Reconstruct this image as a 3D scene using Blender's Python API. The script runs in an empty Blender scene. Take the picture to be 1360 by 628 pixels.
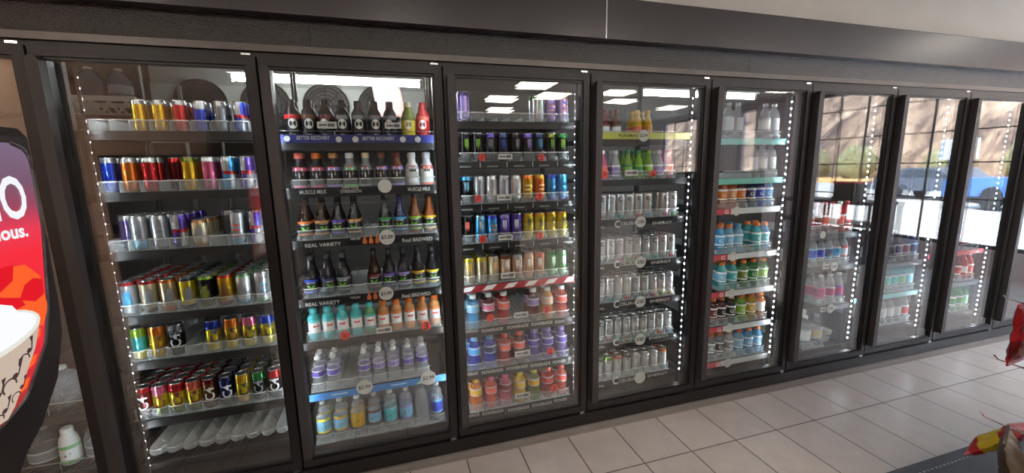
# a row of glass cooler doors full of drinks, seen along the shop aisle
EXPOSURE = 0.25; SKY = 18.0; SUN = 20.0; PANEL = 18.0; LED = 280.0; TUBEL = 40.0; DOOR_R0 = 0.08; BOW = 0.002; PANELRED = 0.9
import bpy, math, random
from mathutils import Vector, Matrix, noise
random.seed(7)
scene = bpy.context.scene
COL = scene.collection
PI = math.pi

# ------------------------------------------------------------------ view / world
scene.view_settings.view_transform = 'Standard'
scene.view_settings.look = 'None'
scene.view_settings.gamma = 1.0
scene.view_settings.exposure = EXPOSURE
scene.view_settings.use_curve_mapping = False
scene.cycles.use_denoising = True
scene.cycles.max_bounces = 10
scene.cycles.diffuse_bounces = 5
scene.cycles.glossy_bounces = 5
scene.cycles.transparent_max_bounces = 40
scene.cycles.sample_clamp_indirect = 4.0
scene.cycles.caustics_reflective = False
scene.cycles.caustics_refractive = False

w = bpy.data.worlds.new('sky'); scene.world = w; w.use_nodes = True
bg = w.node_tree.nodes['Background']
bg.inputs[0].default_value = (0.6, 0.77, 1.0, 1); bg.inputs[1].default_value = SKY

def lin(c):
    return c / 12.92 if c <= 0.04045 else ((c + 0.055) / 1.055) ** 2.4
def rgb(r, g, b):
    return (lin(r / 255), lin(g / 255), lin(b / 255), 1)

# ------------------------------------------------------------------ materials
_mats = {}
def pm(col, rough=0.5, metal=0.0, alpha=1.0, emit=0.0, spec=0.5, mottle=0.0, scale=20.0, bump=0.0, bscale=200.0):
    key = (tuple(round(c, 4) for c in col), rough, metal, alpha, emit, spec, mottle, scale, bump, bscale)
    if key in _mats: return _mats[key]
    m = bpy.data.materials.new('surface'); m.use_nodes = True
    nt = m.node_tree; b = nt.nodes['Principled BSDF']
    b.inputs['Base Color'].default_value = col
    b.inputs['Roughness'].default_value = rough
    b.inputs['Metallic'].default_value = metal
    b.inputs['Alpha'].default_value = alpha
    b.inputs['Specular IOR Level'].default_value = spec
    if emit:
        b.inputs['Emission Color'].default_value = col
        b.inputs['Emission Strength'].default_value = emit
    tc = nt.nodes.new('ShaderNodeTexCoord')
    if mottle:
        n = nt.nodes.new('ShaderNodeTexNoise'); n.inputs['Scale'].default_value = scale; n.inputs['Detail'].default_value = 6
        nt.links.new(tc.outputs['Object'], n.inputs['Vector'])
        r = nt.nodes.new('ShaderNodeValToRGB')
        r.color_ramp.elements[0].position = 0.3; r.color_ramp.elements[1].position = 0.7
        r.color_ramp.elements[0].color = tuple(c * (1 - mottle) for c in col[:3]) + (1,)
        r.color_ramp.elements[1].color = tuple(min(1, c * (1 + mottle)) for c in col[:3]) + (1,)
        nt.links.new(n.outputs['Fac'], r.inputs['Fac']); nt.links.new(r.outputs['Color'], b.inputs['Base Color'])
    if bump:
        n = nt.nodes.new('ShaderNodeTexNoise'); n.inputs['Scale'].default_value = bscale; n.inputs['Detail'].default_value = 2
        nt.links.new(tc.outputs['Object'], n.inputs['Vector'])
        bp = nt.nodes.new('ShaderNodeBump'); bp.inputs['Strength'].default_value = bump; bp.inputs['Distance'].default_value = 0.004
        nt.links.new(n.outputs['Fac'], bp.inputs['Height']); nt.links.new(bp.outputs['Normal'], b.inputs['Normal'])
    _mats[key] = m
    return m

def glass_mat(r0, tint):
    m = bpy.data.materials.new('clear_glass'); m.use_nodes = True
    nt = m.node_tree; nt.nodes.clear(); N = nt.nodes.new; L = nt.links.new
    g = N('ShaderNodeNewGeometry'); d = N('ShaderNodeVectorMath'); d.operation = 'DOT_PRODUCT'
    L(g.outputs['Incoming'], d.inputs[0]); L(g.outputs['Normal'], d.inputs[1])
    a = N('ShaderNodeMath'); a.operation = 'ABSOLUTE'; L(d.outputs['Value'], a.inputs[0])
    s = N('ShaderNodeMath'); s.operation = 'SUBTRACT'; s.inputs[0].default_value = 1.0; L(a.outputs[0], s.inputs[1]); s.use_clamp = True
    p = N('ShaderNodeMath'); p.operation = 'POWER'; L(s.outputs[0], p.inputs[0]); p.inputs[1].default_value = 5
    k = N('ShaderNodeMath'); k.operation = 'MULTIPLY_ADD'; L(p.outputs[0], k.inputs[0]); k.inputs[1].default_value = 1 - r0; k.inputs[2].default_value = r0
    t = N('ShaderNodeBsdfTransparent'); t.inputs[0].default_value = tint
    gl = N('ShaderNodeBsdfGlossy'); gl.inputs['Roughness'].default_value = 0.0; gl.inputs['Color'].default_value = (1, 1, 1, 1)
    mx = N('ShaderNodeMixShader'); L(k.outputs[0], mx.inputs[0]); L(t.outputs[0], mx.inputs[1]); L(gl.outputs[0], mx.inputs[2])
    o = N('ShaderNodeOutputMaterial'); L(mx.outputs[0], o.inputs[0])
    return m

GLASS = glass_mat(DOOR_R0, (0.97, 0.98, 0.975, 1))
WINGLASS = glass_mat(0.04, (0.97, 0.98, 0.98, 1))

def lum(col, s):
    m = bpy.data.materials.new('lamp_light'); m.use_nodes = True
    nt = m.node_tree; nt.nodes.clear()
    e = nt.nodes.new('ShaderNodeEmission'); e.inputs[0].default_value = col; e.inputs[1].default_value = s
    o = nt.nodes.new('ShaderNodeOutputMaterial'); nt.links.new(e.outputs[0], o.inputs[0])
    return m

BLACK = pm(rgb(28, 26, 27), 0.38, 0.3, mottle=0.15, scale=3)
FRAME = pm(rgb(43, 40, 42), .42, .4, mottle=.1, scale=4)
HANDLE = pm(rgb(60, 57, 59), .55, .2, mottle=.1, scale=4)
DARK = pm(rgb(40, 38, 38), 0.55)
RAIL = pm(rgb(40, 37, 37), .5, .2)
WIRE = pm(rgb(150, 152, 152), 0.35, 0.8)
WHITE = pm(rgb(238, 238, 236), 0.5)
OFFW = pm(rgb(205, 205, 202), 0.5)
SILVER = pm(rgb(205, 207, 210), 0.25, 0.9)
CHROME = pm(rgb(225, 226, 228), 0.15, 1.0)
TRACK = pm(rgb(225, 232, 236), 0.25, 0.0, 0.42)
CLEAR = pm(rgb(215, 225, 230), 0.06, 0.0, 0.22)
RED = pm(rgb(225, 60, 45), 0.5)
INK = pm(rgb(25, 25, 28), 0.5)

# ------------------------------------------------------------------ mesh builder
class MB:
    def __init__(s): s.v = []; s.f = []; s.m = []; s.mats = []
    def mi(s, mat):
        if mat not in s.mats: s.mats.append(mat)
        return s.mats.index(mat)
    def face(s, pts, mat):
        n = len(s.v); s.v += [tuple(p) for p in pts]; s.f.append(tuple(range(n, n + len(pts)))); s.m.append(s.mi(mat))
    def box(s, x0, y0, z0, x1, y1, z1, mat):
        n = len(s.v)
        s.v += [(x0, y0, z0), (x1, y0, z0), (x1, y1, z0), (x0, y1, z0), (x0, y0, z1), (x1, y0, z1), (x1, y1, z1), (x0, y1, z1)]
        for q in ((0, 3, 2, 1), (4, 5, 6, 7), (0, 1, 5, 4), (1, 2, 6, 5), (2, 3, 7, 6), (3, 0, 4, 7)):
            s.f.append(tuple(n + i for i in q)); s.m.append(s.mi(mat))
    def lathe(s, prof, n, mat, c=(0, 0, 0), caps=(True, True)):
        """mat: a material or fn(angle, zmid) -> material; angle 0 faces -y"""
        b = len(s.v)
        for r, z in prof:
            for i in range(n):
                t = 2 * PI * i / n
                s.v.append((c[0] + r * math.sin(t), c[1] - r * math.cos(t), c[2] + z))
        for k in range(len(prof) - 1):
            for i in range(n):
                j = (i + 1) % n
                s.f.append((b + k * n + i, b + k * n + j, b + (k + 1) * n + j, b + (k + 1) * n + i))
                mm = mat(2 * PI * (i + .5) / n, (prof[k][1] + prof[k + 1][1]) / 2) if callable(mat) else mat
                s.m.append(s.mi(mm))
        mm = mat(0, prof[0][1]) if callable(mat) else mat
        if caps[0]: s.f.append(tuple(b + i for i in range(n))[::-1]); s.m.append(s.mi(mm))
        mm = mat(0, prof[-1][1]) if callable(mat) else mat
        if caps[1]: s.f.append(tuple(b + (len(prof) - 1) * n + i for i in range(n))); s.m.append(s.mi(mm))
    def tube(s, pts, r, mat, n=8):
        pts = [Vector(p) for p in pts]; b = len(s.v)
        for k, p in enumerate(pts):
            d = (pts[min(k + 1, len(pts) - 1)] - pts[max(k - 1, 0)]).normalized()
            a = d.cross(Vector((0, 0, 1)) if abs(d.z) < .9 else Vector((1, 0, 0))).normalized(); c = d.cross(a)
            for i in range(n):
                t = 2 * PI * i / n; s.v.append(tuple(p + r * (math.cos(t) * a + math.sin(t) * c)))
        for k in range(len(pts) - 1):
            for i in range(n):
                j = (i + 1) % n
                s.f.append((b + k * n + i, b + k * n + j, b + (k + 1) * n + j, b + (k + 1) * n + i)); s.m.append(s.mi(mat))
        s.f.append(tuple(b + i for i in range(n))[::-1]); s.m.append(s.mi(mat))
        s.f.append(tuple(b + (len(pts) - 1) * n + i for i in range(n))); s.m.append(s.mi(mat))
    def prism(s, poly, y0, y1, mat):
        """poly of (x, z), extruded along y"""
        n = len(poly); b = len(s.v)
        s.v += [(x, y0, z) for x, z in poly] + [(x, y1, z) for x, z in poly]
        s.f.append(tuple(b + i for i in range(n))); s.m.append(s.mi(mat))
        s.f.append(tuple(b + n + i for i in range(n))[::-1]); s.m.append(s.mi(mat))
        for i in range(n):
            j = (i + 1) % n
            s.f.append((b + j, b + i, b + n + i, b + n + j)); s.m.append(s.mi(mat))
    def grid(s, fn, nu, nv, mat, close=False):
        b = len(s.v)
        for j in range(nv + 1):
            for i in range(nu + 1): s.v.append(tuple(fn(i / nu, j / nv)))
        for j in range(nv):
            for i in range(nu):
                a = b + j * (nu + 1) + i
                s.f.append((a, a + 1, a + nu + 2, a + nu + 1))
                s.m.append(s.mi(mat((i + .5) / nu, (j + .5) / nv) if callable(mat) else mat))
    def raw(s, verts, faces, mat):
        b = len(s.v); s.v += [tuple(v) for v in verts]
        for f in faces: s.f.append(tuple(b + i for i in f)); s.m.append(s.mi(mat))
    def mesh(s, name, smooth=None):
        me = bpy.data.meshes.new(name); me.from_pydata(s.v, [], s.f)
        for m in s.mats: me.materials.append(m)
        me.polygons.foreach_set('material_index', s.m)
        me.update()
        if smooth is not None:
            me.shade_smooth(); me.set_sharp_from_angle(angle=math.radians(smooth))
        return me
    def obj(s, name, parent=None, smooth=None, loc=(0, 0, 0)):
        return link(name, s.mesh(name, smooth), parent, loc)

def link(name, me, parent=None, loc=(0, 0, 0)):
    o = bpy.data.objects.new(name, me); COL.objects.link(o); o.location = loc
    if parent: o.parent = parent
    return o
def empty(name, loc=(0, 0, 0), rz=0, parent=None):
    o = bpy.data.objects.new(name, None); COL.objects.link(o); o.location = loc; o.rotation_euler = (0, 0, rz)
    o.empty_display_size = .05
    if parent: o.parent = parent
    return o
def tag(o, label, cat, group=None, kind=None):
    o['label'] = label; o['category'] = cat
    if group: o['group'] = group
    if kind: o['kind'] = kind
    return o
def struct(o, label=None):
    o['kind'] = 'structure'
    if label: o['label'] = label
    return o

# ------------------------------------------------------------------ lettering
_txt = {}
def text_shape(s, bold=0.0):
    """(verts, faces, width, height): flat lettering centred on the origin, x right, y up"""
    k = (s, bold)
    if k in _txt: return _txt[k]
    cu = bpy.data.curves.new('lettering', 'FONT'); cu.body = s; cu.resolution_u = 3; cu.offset = bold
    o = bpy.data.objects.new('lettering', cu); COL.objects.link(o)
    dg = bpy.context.evaluated_depsgraph_get()
    me = bpy.data.meshes.new_from_object(o.evaluated_get(dg))
    vs = [v.co.copy() for v in me.vertices]; fs = [tuple(p.vertices) for p in me.polygons]
    bpy.data.objects.remove(o); bpy.data.curves.remove(cu); bpy.data.meshes.remove(me)
    x0 = min(v.x for v in vs); x1 = max(v.x for v in vs); y0 = min(v.y for v in vs); y1 = max(v.y for v in vs)
    vs = [((v.x - (x0 + x1) / 2), (v.y - (y0 + y1) / 2)) for v in vs]
    _txt[k] = (vs, fs, x1 - x0, y1 - y0)
    return _txt[k]
def flat_text(mb, s, x, y, z, mat, h=None, w=None, bold=0.01):
    vs, fs, W, H = text_shape(s, bold)
    sy = h / H if h else None; sx = w / W if w else None
    sx = sx or sy; sy = sy or sx
    mb.raw([(x + a * sx, y, z + b * sy) for a, b in vs], fs, mat)
def wrap_shape(mb, vs, fs, mat, r, z, rot=0, sx=1, sy=1, th=0, eps=.0009):
    """lay a flat shape round a cylinder of radius r, centred at angle th (0 = -y) and height z"""
    out = []
    c, s_ = math.cos(rot), math.sin(rot)
    for a, b in vs:
        u, v = a * sx, b * sy
        u, v = u * c - v * s_, u * s_ + v * c
        t = th + u / r
        out.append(((r + eps) * math.sin(t), -(r + eps) * math.cos(t), z + v))
    mb.raw(out, fs, mat)
def wrap_text(mb, s, mat, r, z, h, rot=0, th=0, w=None, bold=0.02):
    vs, fs, W, H = text_shape(s, bold)
    wrap_shape(mb, vs, fs, mat, r, z, rot, (w / W) if w else h / H, h / H, th)
def disc_shape(n=16, rx=1, ry=1):
    vs = [(0, 0)] + [(rx * math.cos(2 * PI * i / n), ry * math.sin(2 * PI * i / n)) for i in range(n)]
    return vs, [(0, i + 1, (i + 1) % n + 1) for i in range(n)]
def fan(pts):
    cx = sum(p[0] for p in pts) / len(pts); cy = sum(p[1] for p in pts) / len(pts)
    return [(cx, cy)] + list(pts), [(0, i + 1, (i + 1) % len(pts) + 1) for i in range(len(pts))]
ORD = ['first', 'second', 'third', 'fourth', 'fifth', 'sixth', 'seventh', 'eighth', 'ninth', 'tenth', 'eleventh', 'twelfth']
# ================================================================== the setting
W = 0.775; ZB = 0.114; ZT = 2.049; CEIL = 2.9; XW = 9.0; XL = -2.6; YB = -9.0

def tile_mat():
    m = bpy.data.materials.new('floor_tile'); m.use_nodes = True
    nt = m.node_tree; b = nt.nodes['Principled BSDF']; N = nt.nodes.new; L = nt.links.new
    tc = N('ShaderNodeTexCoord'); mp = N('ShaderNodeMapping'); mp.inputs['Location'].default_value = (-0.078 + 0.301, 0.366, 0)
    br = N('ShaderNodeTexBrick'); br.offset = 0; br.inputs['Scale'].default_value = 1
    br.inputs['Brick Width'].default_value = 0.301; br.inputs['Row Height'].default_value = 0.604
    br.inputs['Mortar Size'].default_value = 0.0035; br.inputs['Mortar Smooth'].default_value = 0.1; br.inputs['Bias'].default_value = 0
    br.inputs['Color1'].default_value = rgb(178, 169, 167); br.inputs['Color2'].default_value = rgb(170, 161, 159); br.inputs['Mortar'].default_value = rgb(72, 64, 60)
    L(tc.outputs['Object'], mp.inputs[0]); L(mp.outputs[0], br.inputs['Vector'])
    n = N('ShaderNodeTexNoise'); n.inputs['Scale'].default_value = 9; n.inputs['Detail'].default_value = 8; L(tc.outputs['Object'], n.inputs['Vector'])
    r = N('ShaderNodeValToRGB'); r.color_ramp.elements[0].color = (.92, .92, .92, 1); r.color_ramp.elements[1].color = (1.04, 1.03, 1.02, 1)
    r.color_ramp.elements[0].position = .3; r.color_ramp.elements[1].position = .7; L(n.outputs['Fac'], r.inputs[0])
    mx = N('ShaderNodeMixRGB'); mx.blend_type = 'MULTIPLY'; mx.inputs[0].default_value = 1; L(br.outputs['Color'], mx.inputs[1]); L(r.outputs[0], mx.inputs[2])
    L(mx.outputs[0], b.inputs['Base Color']); b.inputs['Roughness'].default_value = 0.38
    bp = N('ShaderNodeBump'); bp.inputs['Strength'].default_value = .4; bp.inputs['Distance'].default_value = .003; bp.invert = True
    L(br.outputs['Fac'], bp.inputs['Height']); L(bp.outputs[0], b.inputs['Normal'])
    return m

mb = MB(); mb.box(XL, YB, -.1, XW + .2, 2.8, 0, tile_mat()); struct(mb.obj('floor'))
CEILM = pm(rgb(226, 222, 214), .8, mottle=.04, scale=6)
WALLM = pm(rgb(206, 202, 196), .8, mottle=.04, scale=3)
mb = MB(); mb.box(XL, YB, CEIL, XW + .3, 0.0, CEIL + .2, CEILM); mb.box(XL, 0, CEIL, XW + .3, 2.8, CEIL + .2, CEILM); struct(mb.obj('ceiling'))
mb = MB(); mb.box(XL - .1, YB, 0, XL, 2.8, CEIL, pm(rgb(226, 186, 160), .7, mottle=.08, scale=3)); struct(mb.obj('wall_left'))
mb = MB(); mb.box(XL, YB - .1, 0, XW, YB, CEIL, pm(rgb(46, 41, 40), .8, mottle=.08, scale=2)); struct(mb.obj("wall_back"))
mb = MB()
mb.box(XL, 0, 2.43, XW, .08, CEIL, WALLM); mb.box(6.99, -.01, 0, XW, .08, 2.43, WALLM); mb.box(XL, 0, 0, -1.53, .08, 2.43, WALLM)
struct(mb.obj('wall_front'))
# the shop window wall, three openings onto the forecourt
WINS = [(-3.92, -.75, 7), (-5.65, -5.18, 1), (-8.4, -6.95, 3)]
PILL = pm(rgb(226, 218, 232), .7, mottle=.05, scale=3)
mb = MB()
ys = [0.0]
for a, b, n in WINS: ys += [b, a]
ys.append(YB)
for i in range(0, len(ys), 2): mb.box(XW, ys[i + 1], 0, XW + .2, ys[i], CEIL, PILL)
for a, b, n in WINS:
    mb.box(XW, a, 0, XW + .2, b, .35, PILL); mb.box(XW, a, 2.78, XW + .2, b, CEIL, PILL)
struct(mb.obj('wall_right'))
for k, (a, b, n) in enumerate(WINS):
    mb = MB(); F = pm(rgb(58, 52, 52), .5, .4)
    for y0, y1 in ((a, a + .05), (b - .05, b)): mb.box(XW + .04, y0, .35, XW + .1, y1, 2.78, F)
    for z0, z1 in ((.35, .4), (2.73, 2.78)): mb.box(XW + .04, a, z0, XW + .1, b, z1, F)
    nn = round((b - a) / .48)
    for i in range(1, nn):
        y = a + (b - a) * i / nn; mb.box(XW + .05, y - .009, .4, XW + .085, y + .009, 2.73, F)
    for z in (1.02, 1.53, 1.98, 2.46): mb.box(XW + .05, a + .05, z - .009, XW + .085, b - .05, z + .009, F)
    fo = struct(mb.obj('window_%d' % (k + 1)))
    mb = MB(); mb.box(XW + .065, a + .05, .4, XW + .071, b - .05, 2.73, WINGLASS); mb.obj('pane', fo)
# walk-in cooler shell
CW = pm(rgb(92, 90, 90), .6, .1, mottle=.1, scale=2)
mb = MB(); mb.box(-1.6, 2.5, 0, 7.1, 2.6, 2.45, CW); struct(mb.obj('wall_cooler_back'))
mb = MB(); mb.box(-1.62, .08, 0, -1.54, 2.5, 2.45, CW); struct(mb.obj('wall_cooler_left'))
mb = MB(); mb.box(7.0, .08, 0, 7.08, 2.5, 2.45, CW); struct(mb.obj('wall_cooler_right'))
mb = MB(); mb.box(-1.6, .02, 2.4, 7.08, 2.6, 2.48, pm(rgb(128, 128, 126), .6, mottle=.08, scale=2)); struct(mb.obj('ceiling_cooler'))
mb = MB(); mb.box(-1.54, .04, 0.0, 7.0, 2.5, .06, pm(rgb(74, 68, 66), .5, mottle=.15, scale=4)); struct(mb.obj('floor_cooler'))
# fascia over the doors, grey cove base below
FAS = pm(rgb(66, 62, 65), .3, .4, mottle=.05, scale=2)
for i, (x0, x1) in enumerate(((XL, 2.378), (2.384, XW))):
    mb = MB(); mb.box(x0, -.06, 2.208, x1, 0, 2.402, FAS)
    struct(mb.obj('trim_%d' % (i + 1)))
mb = MB(); mb.box(2.378, -.061, 2.208, 2.384, -.02, 2.402, CHROME); struct(mb.obj('trim_3'))
mb = MB()
mb.prism([(0, 0)], 0, 0, BLACK) if False else None
mb.box(-1.53, -.034, 0, 6.99, -.004, .04, pm(rgb(120, 114, 112), .5, mottle=.1, scale=8)); mb.box(-1.53, -.04, 0, 6.99, -.034, .012, pm(rgb(120, 114, 112), .5))
struct(mb.obj('baseboard_front'))

# ================================================================== outside, seen as reflections in the glass
def hill_mat():
    m = bpy.data.materials.new('wooded_hill'); m.use_nodes = True
    nt = m.node_tree; b = nt.nodes['Principled BSDF']; N = nt.nodes.new; L = nt.links.new
    tc = N('ShaderNodeTexCoord'); mp = N('ShaderNodeMapping'); mp.inputs['Scale'].default_value = (.05, .16, .05); L(tc.outputs['Object'], mp.inputs[0])
    n = N('ShaderNodeTexNoise'); n.inputs['Scale'].default_value = 3; n.inputs['Detail'].default_value = 12; n.inputs['Roughness'].default_value = .75; n.inputs['Distortion'].default_value = 1.2
    L(mp.outputs[0], n.inputs['Vector'])
    r = N('ShaderNodeValToRGB'); e = r.color_ramp.elements
    e[0].position = .40; e[0].color = rgb(62, 46, 38); e[1].position = .62; e[1].color = rgb(176, 148, 126)
    e.new(.48).color = rgb(108, 84, 68); e.new(.54).color = rgb(134, 108, 86)
    L(n.outputs['Fac'], r.inputs[0]); L(r.outputs[0], b.inputs['Base Color']); b.inputs['Roughness'].default_value = .95
    return m
mb = MB()
def hf(u, v):
    x = 44 + 70 * u; y = -110 + 200 * v
    z = .2 + 46 * u ** .9 + 3.0 * u * noise.noise(Vector((x * .12, y * .12, 0))) + .8 * noise.noise(Vector((x * .6, y * .6, 3)))
    return (x, y, z if u > 0 else -.2)
mb.grid(hf, 40, 110, hill_mat()); struct(mb.obj('hillside', smooth=180), 'brown wooded hillside across the road')
mb = MB(); mb.box(XW + .2, -110, -.25, 26, 90, -.12, pm(rgb(196, 190, 184), .9, mottle=.06, scale=.6)); struct(mb.obj('forecourt'), 'pale concrete forecourt outside the shop window')
mb = MB(); mb.box(26, -110, -.25, 37, 90, -.14, pm(rgb(176, 172, 170), .9, mottle=.05, scale=.5)); struct(mb.obj('road'), 'grey road beyond the forecourt')
mb = MB(); mb.box(37, -110, -.25, 46, 90, .1, pm(rgb(196, 152, 96), .95, mottle=.25, scale=.8)); struct(mb.obj('verge'), 'dry golden grass verge at the foot of the hill')
SHR = pm(rgb(118, 112, 78), .95, mottle=.4, scale=3)
for i in range(9):
    y = -34 + i * 5.2 + random.uniform(-1, 1); R_ = random.uniform(1.3, 1.9)
    mb = MB()
    def sf(u, v, R_=R_, i=i):
        t = 2 * PI * u; p = PI * (v - .5); d = Vector((math.cos(t) * math.cos(p), math.sin(t) * math.cos(p), math.sin(p)))
        k = R_ * (1 + .35 * noise.noise(d * 2.2 + Vector((i * 5, 0, 0))))
        return (d.x * k, d.y * k, R_ * .85 + d.z * k)
    mb.grid(sf, 18, 10, SHR)
    o = mb.obj('shrub', smooth=180, loc=(42.5 + random.uniform(-1, 1), y, .0))
    tag(o, 'yellow green roadside shrub, %s of the row below the hill' % ORD[i], 'shrub', 'roadside shrubs reflected in the glass')
# blue pickup and dark car on the forecourt
def vehicle(name, label, cat, loc, col, pickup):
    t = empty(name, loc); tag(t, label, cat)
    P = pm(col, .3, .2)
    prof = ([(-2.6, .45), (-2.65, .95), (-2.5, 1.08), (-.85, 1.08), (-.75, 1.75), (.55, 1.78), (1.15, 1.18), (2.5, 1.08), (2.65, .5)] if pickup else
            [(-2.2, .4), (-2.25, .8), (-1.9, .92), (-1.3, 1.38), (.3, 1.4), (.95, .95), (2.1, .82), (2.2, .42)])
    mb = MB(); n = len(prof)
    hw = .92
    mb.v = [(-hw, y, z) for y, z in prof] + [(hw, y, z) for y, z in prof]
    a = mb.mi(P); mb.f = [tuple(range(n))[::-1], tuple(range(n, 2 * n))] + [(i, (i + 1) % n, n + (i + 1) % n, n + i) for i in range(n)]
    mb.m = [a] * len(mb.f); mb.obj('body', t)
    mb = MB(); G = pm(rgb(30, 34, 40), .1)
    win = [(-.62, 1.2), (-.6, 1.66), (.5, 1.68), (.95, 1.2)] if pickup else [(-1.4, .97), (-1.15, 1.3), (.25, 1.32), (.72, .97)]
    for x in (-hw - .006, hw + .006):
        mb = MB(); mb.face([(x, y, z) for y, z in (win if x > 0 else win[::-1])], G); mb.obj('side_window', t)
    for y in (-1.6, 1.6) if pickup else (-1.35, 1.35):
        for x in (-.84, .84):
            mb = MB(); R_ = .4 if pickup else .33
            pr = [(R_ * .5, -.12), (R_, -.1), (R_, .1), (R_ * .5, .12)]
            mb.lathe(pr, 20, pm(rgb(25, 25, 26), .8))
            o = mb.obj('wheel', t, 40, (x, y, R_)); o.rotation_euler = (0, PI / 2, 0)
    return t
vehicle('pickup_truck', 'blue pickup truck parked outside, reflected in the farthest glass doors', 'truck', (21, -4.6, -.12), rgb(66, 104, 160), True)
vehicle('car', 'dark low car parked outside, reflected in the seventh glass door', 'car', (24, -9.4, -.12), rgb(70, 74, 84), False)
t = empty('roadside_sign', (25, -9.6, -.12)); tag(t, 'white square sign board on a thin post outside the window', 'sign')
mb = MB(); mb.box(-.05, -.05, 0, .05, .05, 2.2, pm(rgb(90, 90, 95), .5)); mb.obj('post', t)
mb = MB(); mb.box(-.09, -.5, 1.7, -.05, .5, 2.6, WHITE); mb.box(-.095, -.5, 1.7, -.091, -.32, 2.6, pm(rgb(90, 130, 190), .5)); mb.obj('board', t)
# low black display table along the window
t = empty('display_table', (8.45, -3.0, 0)); tag(t, 'low black two-tier display table in front of the shop window', 'table')
TB = pm(rgb(48, 46, 48), .5)
mb = MB(); mb.box(-.28, -.75, .9, .28, .8, .95, TB); mb.obj('tabletop', t)
mb = MB(); mb.box(-.26, -.73, .56, .26, .78, .6, TB); mb.obj('shelf', t)
for x in (-.24, .24):
    for y in (-.7, .03, .75): mb = MB(); mb.box(x - .03, y - .035, 0, x + .03, y + .035, .9, TB); mb.obj('leg', t)
mb = MB()
t = empty('coffee_urn', (8.45, -2.75, .95)); tag(t, 'dark boxy dispenser standing on the display table by the window', 'dispenser')
mb = MB(); mb.box(-.15, -.22, 0, .15, .22, .06, TB); mb.box(-.12, -.2, .06, .13, .2, .27, TB); mb.obj('body', t)
mb = MB(); mb.box(-.14, -.21, .27, .14, .21, .3, pm(rgb(200, 60, 50), .5)); mb.obj('lid', t)

# ceiling lights
LAMP = lum((1.0, .93, .8, 1), PANEL)
spots = [(3.6, -4.3), (4.25, -5.2), (3.4, -5.7), (3.75, -7.1), (5.3, -4.75), (5.9, -5.6), (1.45, -2.7), (-.8, -2.7), (3.5, -2.75), (5.8, -2.75), (.3, -3.45), (-1.7, -3.4), (2.5, -3.45), (4.6, -3.4), (7.4, -3.3), (7.6, -6.2), (7.3, -1.4), (8.2, -3.8), (-2.2, -3.7)]  # panels mirrored in the doors come first; most others added unseen as fill
for i, (x, y) in enumerate(spots):
    t = empty('ceiling_light', (x, y, CEIL - .025))
    tag(t, 'square warm ceiling light panel reflected high in the glass doors' if i < 6 else 'square warm ceiling panel above the shop aisle, from a set mostly added for fill light', 'light', 'ceiling lights mirrored in the doors' if i < 6 else 'ceiling lights over the shop floor')
    mb = MB()
    for q in ((-.31, -.31, .31, -.28), (-.31, .28, .31, .31), (-.31, -.28, -.28, .28), (.28, -.28, .31, .28)): mb.box(q[0], q[1], 0, q[2], q[3], .025, OFFW)
    mb.obj('frame', t)
    mb = MB(); mb.box(-.28, -.28, .006, .28, .28, .02, LAMP); mb.obj('diffuser', t)

sun = bpy.data.lights.new('sun', 'SUN'); sun.energy = SUN; sun.angle = .01; sun.color = (1, .95, .86)
so = bpy.data.objects.new('sun', sun); COL.objects.link(so)
so.rotation_euler = Vector((-.62, .25, .75)).to_track_quat('Z', 'Y').to_euler()

# ================================================================== the cooler front
t0 = empty('drinks_cooler', (0, 0, 0))
tag(t0, 'long black walk-in drinks cooler front with a row of glass doors', 'cooler')
def header_mat():
    m = bpy.data.materials.new('pebbled_black'); m.use_nodes = True
    nt = m.node_tree; b = nt.nodes['Principled BSDF']; N = nt.nodes.new; L = nt.links.new
    b.inputs['Base Color'].default_value = rgb(40, 37, 38); b.inputs['Roughness'].default_value = .24; b.inputs['Metallic'].default_value = .35; b.inputs['Specular IOR Level'].default_value = .8
    tc = N('ShaderNodeTexCoord'); v = N('ShaderNodeTexNoise'); v.inputs['Scale'].default_value = 150; v.inputs['Detail'].default_value = 3
    L(tc.outputs['Object'], v.inputs['Vector']); bp = N('ShaderNodeBump'); bp.inputs['Strength'].default_value = .6; bp.inputs['Distance'].default_value = .006
    L(v.outputs['Fac'], bp.inputs['Height']); L(bp.outputs[0], b.inputs['Normal'])
    return m
HM = header_mat()
for x0, x1 in ((-1.53, .985), (.988, 3.36), (3.363, 5.72), (5.723, 6.99)):
    mb = MB(); mb.box(x0, 0, 2.098, x1, .06, 2.43, HM); mb.obj('header_panel', t0)
mb = MB(); mb.box(-1.53, -.012, 2.07, 6.99, .06, 2.097, pm(rgb(88, 82, 80), .35, .5)); mb.obj('header_rail', t0)
mb = MB(); mb.box(-1.53, .004, 2.05, 6.99, .06, 2.07, BLACK); mb.obj('door_head', t0)
mb = MB(); mb.box(-1.53, -.02, .04, 6.99, .05, .112, BLACK); mb.obj('base_panel', t0)
XD = [-.75, .025] + [W * i for i in range(1, 10)]     # door joints
for i, x in enumerate(XD):
    mb = MB(); mb.box(x - .032, .045, .112, x + .032, .07, 2.05, BLACK); mb.obj('mullion', t0)
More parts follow.
